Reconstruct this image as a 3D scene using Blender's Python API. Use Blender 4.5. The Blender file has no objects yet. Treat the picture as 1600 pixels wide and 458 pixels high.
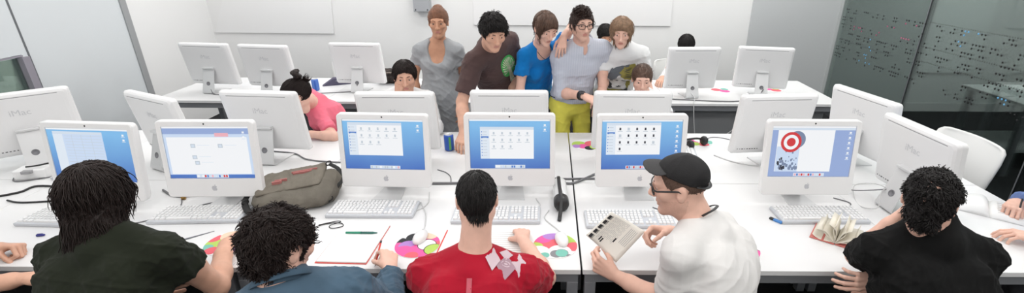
import bpy, bmesh, math, random
import numpy as np
from mathutils import Vector, Matrix
from mathutils.bvhtree import BVHTree

SC = bpy.context.scene
COL = SC.collection
RES = 1.0
V = lambda *a: np.array(a, dtype=float)
PI = math.pi


def unit(a):
    a = np.asarray(a, float)
    return a / (np.linalg.norm(a) + 1e-12)


# ------------------------------------------------------------ materials
MATS = {}


def mat(name, color, rough=0.5, spec=0.5, metal=0.0, bump=0.0, bscale=60.0, var=0.0, vscale=8.0,
        emit=0.0, stretch=None, coat=0.0, sheen=0.0, trans=0.0, alpha=1.0):
    if name in MATS:
        return MATS[name]
    m = bpy.data.materials.new(name)
    m.use_nodes = True
    nt = m.node_tree
    b = nt.nodes['Principled BSDF']
    c = tuple(color) + (1.0,)
    b.inputs['Base Color'].default_value = c
    b.inputs['Roughness'].default_value = rough
    b.inputs['Specular IOR Level'].default_value = spec
    b.inputs['Metallic'].default_value = metal
    b.inputs['Coat Weight'].default_value = coat
    b.inputs['Sheen Weight'].default_value = sheen
    b.inputs['Transmission Weight'].default_value = trans
    b.inputs['Alpha'].default_value = alpha
    if emit > 0:
        b.inputs['Emission Color'].default_value = c
        b.inputs['Emission Strength'].default_value = emit
        b.inputs['Base Color'].default_value = (0.02, 0.02, 0.02, 1)
    if bump > 0 or var > 0:
        tc = nt.nodes.new('ShaderNodeTexCoord')
        mp = nt.nodes.new('ShaderNodeMapping')
        nt.links.new(tc.outputs['Object'], mp.inputs['Vector'])
        if stretch:
            mp.inputs['Scale'].default_value = stretch
    if bump > 0:
        n = nt.nodes.new('ShaderNodeTexNoise')
        n.inputs['Scale'].default_value = bscale
        n.inputs['Detail'].default_value = 4
        nt.links.new(mp.outputs['Vector'], n.inputs['Vector'])
        bp = nt.nodes.new('ShaderNodeBump')
        bp.inputs['Strength'].default_value = bump
        bp.inputs['Distance'].default_value = 0.01
        nt.links.new(n.outputs['Fac'], bp.inputs['Height'])
        nt.links.new(bp.outputs['Normal'], b.inputs['Normal'])
    if var > 0:
        n2 = nt.nodes.new('ShaderNodeTexNoise')
        n2.inputs['Scale'].default_value = vscale
        n2.inputs['Detail'].default_value = 3
        nt.links.new(mp.outputs['Vector'], n2.inputs['Vector'])
        r = nt.nodes.new('ShaderNodeValToRGB')
        lo = [max(0, x * (1 - var)) for x in color]
        hi = [min(1, x * (1 + var)) for x in color]
        r.color_ramp.elements[0].position = 0.3
        r.color_ramp.elements[1].position = 0.7
        r.color_ramp.elements[0].color = lo + [1]
        r.color_ramp.elements[1].color = hi + [1]
        nt.links.new(n2.outputs['Fac'], r.inputs['Fac'])
        nt.links.new(r.outputs['Color'], b.inputs['Base Color'])
    MATS[name] = m
    return m


def srgb(r, g, b):
    f = lambda x: (x / 255 / 12.92) if x / 255 < 0.04045 else ((x / 255 + 0.055) / 1.055) ** 2.4
    return (f(r), f(g), f(b))


# ------------------------------------------------------------ objects
def tag(o, label=None, cat=None, group=None, kind=None):
    if label:
        o['label'] = label
    if cat:
        o['category'] = cat
    if group:
        o['group'] = group
    if kind:
        o['kind'] = kind
    return o


def empty(name, loc=(0, 0, 0), rz=0.0, label=None, cat=None, group=None):
    o = bpy.data.objects.new(name, None)
    o.empty_display_size = 0.05
    COL.objects.link(o)
    o.location = loc
    o.rotation_euler = (0, 0, rz)
    return tag(o, label, cat, group)


def link_mesh(name, me, mats, parent=None, smooth=False, loc=None, rz=None):
    if not isinstance(mats, (list, tuple)):
        mats = [mats]
    for m in mats:
        me.materials.append(m)
    if smooth:
        me.polygons.foreach_set('use_smooth', [True] * len(me.polygons))
    o = bpy.data.objects.new(name, me)
    COL.objects.link(o)
    if parent is not None:
        o.parent = parent
    if loc is not None:
        o.location = loc
    if rz is not None:
        o.rotation_euler = (0, 0, rz)
    return o


def copy_tree(o, parent=None):
    c = o.copy()
    COL.objects.link(c)
    if parent is not None:
        c.parent = parent
    for ch in list(o.children):
        copy_tree(ch, c)
    return c


class MB:
    """collects simple shapes into one mesh"""

    def __init__(s):
        s.v, s.f, s.m, s.sm = [], [], [], []

    def add(s, vs, fs, m=0, smooth=False):
        k = len(s.v)
        s.v += [tuple(map(float, p)) for p in vs]
        s.f += [tuple(i + k for i in f) for f in fs]
        s.m += [m] * len(fs)
        s.sm += [smooth] * len(fs)
        return s

    def box(s, c, d, R=None, m=0, bev=0.0):
        x, y, z = d[0] / 2, d[1] / 2, d[2] / 2
        if bev > 0:
            bm = bmesh.new()
            bmesh.ops.create_cube(bm, size=1.0)
            bmesh.ops.scale(bm, vec=d, verts=bm.verts)
            bmesh.ops.bevel(bm, geom=bm.edges[:], offset=bev, segments=2, affect='EDGES', profile=0.5)
            bm.verts.index_update()
            vs = [np.array(v.co) for v in bm.verts]
            fs = [tuple(v.index for v in f.verts) for f in bm.faces]
            bm.free()
        else:
            vs = [V(a, b, e) for a in (-x, x) for b in (-y, y) for e in (-z, z)]
            fs = [(0, 1, 3, 2), (4, 6, 7, 5), (0, 4, 5, 1), (2, 3, 7, 6), (0, 2, 6, 4), (1, 5, 7, 3)]
        if R is not None:
            vs = [R @ p for p in vs]
        return s.add([p + np.asarray(c, float) for p in vs], fs, m)

    def tube(s, pts, r, n=8, m=0, closed=False, caps=True, flat=1.0):
        pts = [np.asarray(p, float) for p in pts]
        N = len(pts)
        if np.isscalar(r):
            r = [r] * N
        vs, fs = [], []
        prev = None
        for i in range(N):
            a = pts[(i - 1) % N] if (i > 0 or closed) else pts[i]
            b = pts[(i + 1) % N] if (i < N - 1 or closed) else pts[i]
            t = unit(b - a)
            if prev is None:
                up = V(0, 0, 1) if abs(t[2]) < 0.9 else V(1, 0, 0)
                x = unit(np.cross(t, up))
            else:
                x = unit(prev - t * np.dot(prev, t))
            prev = x
            y = np.cross(t, x)
            for k in range(n):
                a_ = 2 * PI * k / n
                vs.append(pts[i] + r[i] * (math.cos(a_) * x + flat * math.sin(a_) * y))
        L = N if closed else N - 1
        for i in range(L):
            j = (i + 1) % N
            for k in range(n):
                fs.append((i * n + k, i * n + (k + 1) % n, j * n + (k + 1) % n, j * n + k))
        if caps and not closed:
            fs.append(tuple(range(n))[::-1])
            fs.append(tuple((N - 1) * n + k for k in range(n)))
        return s.add(vs, fs, m, True)

    def lathe(s, prof, n=24, c=(0, 0, 0), R=None, m=0, smooth=True):
        vs, fs = [], []
        for (r, z) in prof:
            for k in range(n):
                a = 2 * PI * k / n
                p = V(r * math.cos(a), r * math.sin(a), z)
                vs.append((R @ p if R is not None else p) + np.asarray(c, float))
        P = len(prof)
        for i in range(P - 1):
            for k in range(n):
                fs.append((i * n + k, i * n + (k + 1) % n, (i + 1) * n + (k + 1) % n, (i + 1) * n + k))
        if prof[0][0] > 1e-6:
            fs.append(tuple(range(n))[::-1])
        if prof[-1][0] > 1e-6:
            fs.append(tuple((P - 1) * n + k for k in range(n)))
        return s.add(vs, fs, m, smooth)

    def poly(s, pts, m=0):
        return s.add(pts, [tuple(range(len(pts)))], m)

    def prism(s, pts, h, m=0):
        """pts: list of 3d points (one planar outline), h: offset vector"""
        n = len(pts)
        h = np.asarray(h, float)
        vs = [np.asarray(p, float) for p in pts] + [np.asarray(p, float) + h for p in pts]
        fs = [tuple(range(n))[::-1], tuple(range(n, 2 * n))] + [(i, (i + 1) % n, n + (i + 1) % n, n + i) for i in range(n)]
        return s.add(vs, fs, m)

    def mesh(s, name):
        me = bpy.data.meshes.new(name)
        me.from_pydata(s.v, [], s.f)
        me.polygons.foreach_set('material_index', s.m)
        me.polygons.foreach_set('use_smooth', s.sm)
        me.update()
        return me

    def build(s, name, mats, parent=None, loc=None, rz=None, fixn=True):
        me = s.mesh(name)
        if fixn:
            bm = bmesh.new()
            bm.from_mesh(me)
            bmesh.ops.recalc_face_normals(bm, faces=bm.faces)
            bm.to_mesh(me)
            bm.free()
        return link_mesh(name, me, mats, parent, False, loc, rz)


def bez(p0, p1, p2, p3, n=10):
    p0, p1, p2, p3 = [np.asarray(p, float) for p in (p0, p1, p2, p3)]
    return [(1 - t) ** 3 * p0 + 3 * (1 - t) ** 2 * t * p1 + 3 * (1 - t) * t * t * p2 + t ** 3 * p3 for t in np.linspace(0, 1, n)]


def spline(pts, n=6):
    """Catmull-Rom through pts"""
    P = [np.asarray(p, float) for p in pts]
    P = [2 * P[0] - P[1]] + P + [2 * P[-1] - P[-2]]
    out = []
    for i in range(1, len(P) - 2):
        for t in np.linspace(0, 1, n, endpoint=False):
            a, b, c, d = P[i - 1], P[i], P[i + 1], P[i + 2]
            out.append(0.5 * (2 * b + (c - a) * t + (2 * a - 5 * b + 4 * c - d) * t * t + (3 * b - a - 3 * c + d) * t ** 3))
    out.append(P[-2])
    return out


def Rz(a):
    return np.array([[math.cos(a), -math.sin(a), 0], [math.sin(a), math.cos(a), 0], [0, 0, 1.0]])


def frame(x, y, z):
    return np.stack([np.asarray(x, float), np.asarray(y, float), np.asarray(z, float)], axis=1)


_FONT = {}


def text_mesh(body, size, extrude=0.0):
    """vertices / faces of a word set in the built-in font, centred, in the xy plane"""
    key = (body, size)
    if key not in _FONT:
        cu = bpy.data.curves.new('t', 'FONT')
        cu.body = body
        cu.size = size
        cu.align_x = 'CENTER'
        cu.align_y = 'CENTER'
        cu.resolution_u = 3
        o = bpy.data.objects.new('t', cu)
        COL.objects.link(o)
        dg = bpy.context.evaluated_depsgraph_get()
        me = bpy.data.meshes.new_from_object(o.evaluated_get(dg))
        vs = [np.array(v.co) for v in me.vertices]
        fs = [tuple(p.vertices) for p in me.polygons]
        bpy.data.meshes.remove(me)
        bpy.data.objects.remove(o)
        bpy.data.curves.remove(cu)
        _FONT[key] = (vs, fs)
    return _FONT[key]


# ------------------------------------------------------------ signed-distance body modelling
class SDF:
    def __init__(s, lo, hi, res):
        s.res = res
        s.lo = np.asarray(lo, float)
        n = np.ceil((np.asarray(hi, float) - s.lo) / res).astype(int) + 1
        s.n = n
        s.f = np.full(tuple(n), 0.25, np.float32)
        s.ax = [(s.lo[i] + res * np.arange(n[i])).astype(np.float32) for i in range(3)]

    def _sl(s, lo, hi):
        a = np.maximum(np.floor((np.asarray(lo) - s.lo) / s.res).astype(int), 0)
        b = np.minimum(np.ceil((np.asarray(hi) - s.lo) / s.res).astype(int) + 1, s.n)
        if np.any(b <= a):
            return None
        return tuple(slice(int(a[i]), int(b[i])) for i in range(3))

    def _xyz(s, sl, c):
        return (s.ax[0][sl[0]][:, None, None] - np.float32(c[0]), s.ax[1][sl[1]][None, :, None] - np.float32(c[1]),
                s.ax[2][sl[2]][None, None, :] - np.float32(c[2]))

    def _put(s, sl, d, k, op):
        f = s.f[sl]
        if op == 'sub':
            d = -d
            if k > 0:
                h = np.maximum(k - np.abs(f - d), 0) / k
                s.f[sl] = np.maximum(f, d) + h * h * (k * 0.25)
            else:
                s.f[sl] = np.maximum(f, d)
        else:
            if k > 0:
                h = np.maximum(k - np.abs(f - d), 0) / k
                s.f[sl] = np.minimum(f, d) - h * h * (k * 0.25)
            else:
                s.f[sl] = np.minimum(f, d)

    def caps(s, a, b, ra, rb, k=0.01, op='add', flat=False):
        a = np.asarray(a, float)
        b = np.asarray(b, float)
        R = max(ra, rb) + k + 3 * s.res
        sl = s._sl(np.minimum(a, b) - R, np.maximum(a, b) + R)
        if sl is None:
            return
        x, y, z = s._xyz(sl, a)
        w = b - a
        L = max(np.linalg.norm(w), 1e-6)
        w = (w / L).astype(np.float32)
        t = x * w[0] + y * w[1] + z * w[2]
        r2 = x * x + y * y + z * z
        tc = np.clip(t, 0, L)
        rad2 = np.maximum(r2 - t * t, 0) + (t - tc) ** 2
        d = np.sqrt(rad2) - (ra + (rb - ra) * (tc / L))
        if flat:
            d = np.maximum(d, t - L)
        s._put(sl, d.astype(np.float32), k, op)

    def ell(s, c, r, M=None, k=0.01, op='add'):
        c = np.asarray(c, float)
        R = max(r) + k + 3 * s.res
        sl = s._sl(c - R, c + R)
        if sl is None:
            return
        x, y, z = s._xyz(sl, c)
        if M is None:
            q = (x, y, z)
        else:
            M = np.asarray(M, np.float32)
            q = tuple(x * M[0, i] + y * M[1, i] + z * M[2, i] for i in range(3))
        k0 = np.sqrt((q[0] / r[0]) ** 2 + (q[1] / r[1]) ** 2 + (q[2] / r[2]) ** 2)
        k1 = np.sqrt((q[0] / r[0] ** 2) ** 2 + (q[1] / r[1] ** 2) ** 2 + (q[2] / r[2] ** 2) ** 2)
        d = k0 * (k0 - 1) / np.maximum(k1, 1e-4)
        s._put(sl, d.astype(np.float32), k, op)

    def ecap(s, a, b, ra, rb, side, k=0.02, op='add', flat=False, round_=None):
        """tapered limb with an elliptical section: ra = (side, normal) radii at a"""
        a = np.asarray(a, float)
        b = np.asarray(b, float)
        R = max(ra + rb) + k + 3 * s.res
        sl = s._sl(np.minimum(a, b) - R, np.maximum(a, b) + R)
        if sl is None:
            return
        x, y, z = s._xyz(sl, a)
        w = b - a
        L = max(np.linalg.norm(w), 1e-6)
        w = w / L
        sd = unit(np.asarray(side, float) - w * np.dot(side, w))
        n = np.cross(w, sd)
        w, sd, n = w.astype(np.float32), sd.astype(np.float32), n.astype(np.float32)
        t = x * w[0] + y * w[1] + z * w[2]
        p = x * sd[0] + y * sd[1] + z * sd[2]
        q = x * n[0] + y * n[1] + z * n[2]
        tc = np.clip(t, 0, L)
        u = tc / L
        rs = ra[0] + (rb[0] - ra[0]) * u
        rn = ra[1] + (rb[1] - ra[1]) * u
        rc = np.minimum(rs, rn) * (round_ or 1.0)
        qq = np.sqrt((p / rs) ** 2 + (q / rn) ** 2 + ((t - tc) / rc) ** 2)
        d = (qq - 1) * np.minimum(rs, rn)
        if flat:
            d = np.maximum(d, t - L)
        s._put(sl, d.astype(np.float32), k, op)

    def half(s, p, n, op='sub', k=0.0):
        """remove everything on the side n points to"""
        sl = tuple(slice(0, int(m)) for m in s.n)
        x, y, z = s._xyz(sl, p)
        n = unit(n)
        d = -(x * n[0] + y * n[1] + z * n[2])
        s._put(sl, d.astype(np.float32), k, op)

    def nets(s):
        f = s.f.copy()
        for ax in range(3):  # close at the grid border
            i0 = [slice(None)] * 3
            i0[ax] = 0
            f[tuple(i0)] = np.maximum(f[tuple(i0)], 1e-4)
            i0[ax] = -1
            f[tuple(i0)] = np.maximum(f[tuple(i0)], 1e-4)
        sg = f < 0
        c = np.zeros(tuple(np.array(f.shape) - 1), np.int8)
        offs = [(i, j, k) for i in (0, 1) for j in (0, 1) for k in (0, 1)]
        nx, ny, nz = c.shape
        for (i, j, k) in offs:
            c += sg[i:i + nx, j:j + ny, k:k + nz]
        act = (c > 0) & (c < 8)
        I, J, K = np.nonzero(act)
        N = len(I)
        idx = np.full(c.shape, -1, np.int32)
        idx[I, J, K] = np.arange(N)
        vals = np.stack([f[I + o[0], J + o[1], K + o[2]] for o in offs], 1)
        acc = np.zeros((N, 3))
        cnt = np.zeros(N)
        for a in range(8):
            for b in range(a + 1, 8):
                oa, ob = np.array(offs[a]), np.array(offs[b])
                if np.abs(oa - ob).sum() != 1:
                    continue
                va, vb = vals[:, a], vals[:, b]
                m = (va < 0) != (vb < 0)
                t = np.where(m, va / np.where(m, va - vb, 1), 0)
                acc += np.where(m[:, None], oa[None] + t[:, None] * (ob - oa)[None], 0)
                cnt += m
        P = acc / np.maximum(cnt, 1)[:, None]
        P = s.lo + s.res * (np.stack([I, J, K], 1) + P)
        faces = []
        # x edges
        e = sg[:-1, 1:-1, 1:-1] != sg[1:, 1:-1, 1:-1]
        i, j, k = np.nonzero(e)
        j += 1
        k += 1
        q = np.stack([idx[i, j - 1, k - 1], idx[i, j, k - 1], idx[i, j, k], idx[i, j - 1, k]], 1)
        fl = sg[i, j, k]
        q[~fl] = q[~fl][:, ::-1]
        faces.append(q)
        e = sg[1:-1, :-1, 1:-1] != sg[1:-1, 1:, 1:-1]
        i, j, k = np.nonzero(e)
        i += 1
        k += 1
        q = np.stack([idx[i - 1, j, k - 1], idx[i - 1, j, k], idx[i, j, k], idx[i, j, k - 1]], 1)
        fl = sg[i, j, k]
        q[~fl] = q[~fl][:, ::-1]
        faces.append(q)
        e = sg[1:-1, 1:-1, :-1] != sg[1:-1, 1:-1, 1:]
        i, j, k = np.nonzero(e)
        i += 1
        j += 1
        q = np.stack([idx[i - 1, j - 1, k], idx[i, j - 1, k], idx[i, j, k], idx[i - 1, j, k]], 1)
        fl = sg[i, j, k]
        q[~fl] = q[~fl][:, ::-1]
        faces.append(q)
        Q = np.concatenate(faces, 0)
        Q = Q[(Q >= 0).all(1)]
        return P, Q


def smooth_pts(P, Q, it=1, lam=0.5):
    n = len(P)
    for _ in range(it):
        acc = np.zeros((n, 3))
        cnt = np.zeros(n)
        for a, b in ((0, 1), (1, 2), (2, 3), (3, 0)):
            np.add.at(acc, Q[:, a], P[Q[:, b]])
            np.add.at(acc, Q[:, b], P[Q[:, a]])
            np.add.at(cnt, Q[:, a], 1)
            np.add.at(cnt, Q[:, b], 1)
        P = P * (1 - lam) + lam * acc / np.maximum(cnt, 1)[:, None]
    return P


def vnormals(P, Q):
    n = np.cross(P[Q[:, 2]] - P[Q[:, 0]], P[Q[:, 3]] - P[Q[:, 1]])
    out = np.zeros_like(P)
    for a in range(4):
        np.add.at(out, Q[:, a], n)
    return out / (np.linalg.norm(out, axis=1)[:, None] + 1e-12)


def np_mesh(name, P, Q, mi=None):
    me = bpy.data.meshes.new(name)
    me.vertices.add(len(P))
    me.vertices.foreach_set('co', np.asarray(P, np.float32).ravel())
    nf = len(Q)
    me.loops.add(nf * 4)
    me.loops.foreach_set('vertex_index', np.asarray(Q, np.int32).ravel())
    me.polygons.add(nf)
    me.polygons.foreach_set('loop_start', np.arange(nf, dtype=np.int32) * 4)
    if mi is not None:
        me.polygons.foreach_set('material_index', np.asarray(mi, np.int32))
    me.update(calc_edges=True)
    me.polygons.foreach_set('use_smooth', np.ones(nf, bool))
    return me
# ------------------------------------------------------------ people
def ik(S, W, la, lb, hint):
    S, W, hint = np.asarray(S, float), np.asarray(W, float), np.asarray(hint, float)
    d = np.linalg.norm(W - S)
    if d > 0.985 * (la + lb):
        k = d / (0.985 * (la + lb))
        la, lb = la * k, lb * k
    d = max(d, abs(la - lb) + 0.02)
    u = unit(W - S)
    a = (la * la - lb * lb + d * d) / (2 * d)
    h = math.sqrt(max(la * la - a * a, 0))
    p = hint - S
    p = unit(p - u * np.dot(p, u))
    return S + u * a + p * h


HANDS = {  # finger bends (knuckle, middle, end joint) for index..little, thumb (across, along, into palm), spread in degrees
    'flat': ([(6, 10, 6), (4, 8, 5), (6, 10, 6), (10, 14, 8)], (0.8, 0.62, 0.12), 5),
    'relaxed': ([(18, 28, 14), (22, 32, 16), (28, 36, 18), (34, 40, 20)], (0.6, 0.8, 0.35), 3.5),
    'mouse': ([(26, 22, 10), (28, 24, 12), (34, 34, 16), (38, 40, 20)], (0.6, 0.75, 0.45), 5),
    'grip': ([(42, 55, 26), (50, 60, 30), (58, 64, 32), (64, 66, 34)], (0.35, 0.75, 0.75), 2),
    'fist': ([(62, 80, 40), (68, 84, 44), (72, 86, 44), (76, 84, 42)], (0.15, 0.75, 0.8), 1.5),
    'pinch': ([(48, 44, 22), (50, 50, 26), (62, 66, 34), (70, 72, 36)], (0.3, 0.8, 0.72), 2),
    'drape': ([(30, 20, 10), (34, 24, 12), (38, 26, 12), (42, 30, 14)], (0.6, 0.8, 0.3), 5),
}


def hand_mesh(wr, d, pn, right, s, pose, res, fdir):
    curls, th, spread = HANDS[pose]
    d = unit(d)
    pn = unit(np.asarray(pn, float) - d * np.dot(pn, d))
    x = np.cross(d, pn) if right else np.cross(pn, d)
    wr = np.asarray(wr, float)
    ext = 0.22 * s
    sd = SDF(wr - ext, wr + ext, res)
    fdir = unit(fdir)
    sd.ecap(wr - fdir * 0.07 * s, wr + d * 0.012 * s, (0.0295 * s, 0.0265 * s), (0.028 * s, 0.019 * s), x, 0.01)
    kx = (0.031, 0.0105, -0.0105, -0.0305)
    ky = (0.090, 0.093, 0.088, 0.080)
    wx = (0.015, 0.005, -0.006, -0.015)
    K = []
    for i in range(4):
        k = wr + (x * kx[i] + d * ky[i] - pn * (0.002 if i in (1, 2) else 0.0)) * s
        K.append(k)
        sd.caps(wr + (x * wx[i] + d * 0.008) * s, k, 0.0135 * s, 0.0108 * s, 0.012 * s)
    sd.ell(wr + (x * 0.021 + d * 0.036 + pn * 0.010) * s, (0.017 * s, 0.030 * s, 0.013 * s), frame(x, d, pn), 0.012 * s)
    sd.ell(wr + (-x * 0.022 + d * 0.040 + pn * 0.008) * s, (0.012 * s, 0.034 * s, 0.011 * s), frame(x, d, pn), 0.012 * s)
    seg = ((0.044, 0.027, 0.022), (0.048, 0.031, 0.023), (0.045, 0.029, 0.023), (0.035, 0.022, 0.020))
    rad = (0.0094, 0.0098, 0.0092, 0.0082)
    for i in range(4):
        sg = math.radians(spread * (1.5 - i))
        b = d * math.cos(sg) + x * math.sin(sg)
        p = K[i]
        a = 0.0
        r = rad[i] * s
        for j in range(3):
            a += math.radians(curls[i][j])
            q = p + (b * math.cos(a) + pn * math.sin(a)) * seg[i][j] * s
            sd.caps(p, q, r, r * 0.9, 0.004 * s)
            r *= 0.9
            p = q
    p = wr + (x * 0.017 + d * 0.016 + pn * 0.006) * s
    u = unit(x * (th[0] + 0.25) + d * th[1] + pn * th[2] * 0.7)
    q = p + u * 0.044 * s
    sd.caps(p, q, 0.0135 * s, 0.0112 * s, 0.010 * s)
    u = unit(x * th[0] * 0.55 + d * (th[1] + 0.15) + pn * th[2])
    p, q = q, q + u * 0.034 * s
    sd.caps(p, q, 0.0108 * s, 0.0098 * s, 0.004 * s)
    u = unit(x * th[0] * 0.1 + d * (th[1] + 0.25) + pn * th[2])
    p, q = q, q + u * 0.027 * s
    sd.caps(p, q, 0.0098 * s, 0.0080 * s, 0.004 * s)
    return sd.nets()


def head_prims(sd, hc, M, s, woman, nb, lid=0.0):
    """skull, face, ears and neck; M columns = subject's right, forward, up"""
    T = lambda x, y, z: hc + M @ (V(x, y, z) * s)
    jw = 0.88 if woman else 1.0
    E = lambda c, r, k, op='add': sd.ell(T(*c), tuple(q * s for q in r), M, k * s, op)
    Cc = lambda a, b, ra, rb, k, op='add': sd.caps(T(*a), T(*b), ra * s, rb * s, k * s, op)
    E((0, -0.012, 0.032), (0.075, 0.095, 0.085), 0.0)
    E((0, 0.026, -0.032), (0.059 * (0.95 if woman else 1), 0.066, 0.076), 0.03)
    for q in (-1, 1):
        Cc((q * 0.050 * jw, 0.000, -0.052), (q * 0.014 * jw, 0.070, -0.097), 0.019, 0.016, 0.025)
        E((q * 0.043, 0.060, -0.014), (0.022, 0.024, 0.020), 0.02)
    E((0, 0.074, -0.099), (0.020 * jw, 0.017, 0.016), 0.014)
    Cc((-0.040, 0.076, 0.034), (0.040, 0.076, 0.034), 0.013, 0.013, 0.02)
    for q in (-1, 1):
        E((q * 0.031, 0.097, 0.012), (0.019, 0.014, 0.012), 0.012, 'sub')
        Cc((q * 0.017, 0.0855, 0.0190 - lid), (q * 0.046, 0.079, 0.0180 - lid), 0.0050, 0.0046, 0.004)
        Cc((q * 0.018, 0.0845, 0.0035), (q * 0.045, 0.078, 0.0035), 0.0042, 0.004, 0.004)
    Cc((0, 0.087, 0.026), (0, 0.110, -0.020), 0.0085, 0.0115, 0.012)
    E((0, 0.108, -0.023), (0.0125, 0.0125, 0.0105), 0.006)
    for q in (-1, 1):
        E((q * 0.0125, 0.098, -0.026), (0.0085, 0.011, 0.0085), 0.006)
    Cc((-0.020, 0.0835, -0.0515), (0.020, 0.0835, -0.0515), 0.0065, 0.0065, 0.005)
    Cc((-0.010, 0.0895, -0.051), (0.010, 0.0895, -0.051), 0.0062, 0.0062, 0.006)
    Cc((-0.016, 0.085, -0.063), (0.016, 0.085, -0.063), 0.0072, 0.0072, 0.005)
    E((0, 0.094, -0.0568), (0.020, 0.006, 0.0012), 0.002, 'sub')
    for q in (-1, 1):
        Me = M @ frame(V(1, 0, 0), unit(V(0, 0.95, 0.25)), unit(V(0, -0.25, 0.95)))
        sd.ell(T(q * 0.077, -0.008, -0.004), (0.0085 * s, 0.0185 * s, 0.031 * s), Me, 0.008 * s)
        sd.ell(T(q * 0.088, -0.002, 0.000), (0.006 * s, 0.010 * s, 0.017 * s), Me, 0.004 * s, 'sub')
    rn = 0.052 if woman else 0.060
    sd.caps(nb, T(0, -0.022, -0.050), rn * s * 1.03, rn * s * 0.96, 0.03 * s)
    Cc((0, 0.030, -0.085), (0, -0.005, -0.115), 0.030, 0.036, 0.03)


def torso_prims(sd, J, s, e, woman, waist=1.0):
    H, M_, Nb = J['H'], J['M'], J['Nb']
    up, right, fwd = J['up'], J['right'], J['fwd']
    w = 0.90 if woman else 1.0
    Wt, Ct = J['W'], J['C']
    hs = J['hside']
    sd.ecap(H - up * 0.02 * s, Wt, ((0.168 * (1.0 if woman else 0.97)) * s + e, 0.118 * s + e), (0.140 * w * waist * s + e, 0.102 * waist * s + e), hs, 0.05)
    sd.ecap(Wt, Ct, (0.140 * w * waist * s + e, 0.102 * waist * s + e), (0.160 * w * s + e, 0.116 * s + e), right, 0.05)
    sd.ecap(Ct, M_ + up * 0.015 * s, (0.160 * w * s + e, 0.116 * s + e), (0.128 * w * s + e, 0.070 * s + e), right, 0.05)
    for q, sh in ((1, J['shR']), (-1, J['shL'])):
        sd.caps(M_ + right * q * 0.06 * s - up * 0.01 * s, sh - up * 0.006, 0.060 * s + e, 0.050 * w * s + e, 0.05)
        sd.caps(Nb + up * 0.005 * s + right * q * 0.02 * s, M_ + (sh - M_) * 0.78 + up * 0.010 * s, 0.046 * s + e * 0.8, 0.036 * s + e * 0.8, 0.04)
        if woman:
            sd.ell(Ct + right * q * 0.072 * s + fwd * 0.078 * s + up * 0.01 * s, (0.058 * s + e, 0.060 * s + e, 0.058 * s + e), frame(right, fwd, up), 0.04)
        else:
            sd.ell(Ct + right * q * 0.070 * s + fwd * 0.070 * s + up * 0.035 * s, (0.075 * s + e, 0.042 * s + e, 0.060 * s + e), frame(right, fwd, up), 0.05)
            sd.ell(Ct + right * q * 0.085 * s - fwd * 0.070 * s + up * 0.055 * s, (0.070 * s + e, 0.040 * s + e, 0.085 * s + e), frame(right, fwd, up), 0.05)


def fold_noise(P, rng, scale, J=None):
    out = np.zeros(len(P))
    for i in range(5):
        k = rng.normal(size=3)
        k = k / np.linalg.norm(k) * scale * rng.uniform(0.6, 1.5)
        k2 = rng.normal(size=3) * scale * 0.35
        ph, p2 = rng.uniform(0, 6.28, 2)
        out += (1 - np.abs(np.sin(P @ k * 0.5 + ph + 1.6 * np.sin(P @ k2 + p2)))) ** 2.2 * 2.2 - 0.55
    return out / 3.2


def add_mesh(P, Q, name, mats, root, mi=None):
    o = link_mesh(name, np_mesh(name, P - np.array(root.location)[None], Q, mi), mats, root)
    return o


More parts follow.
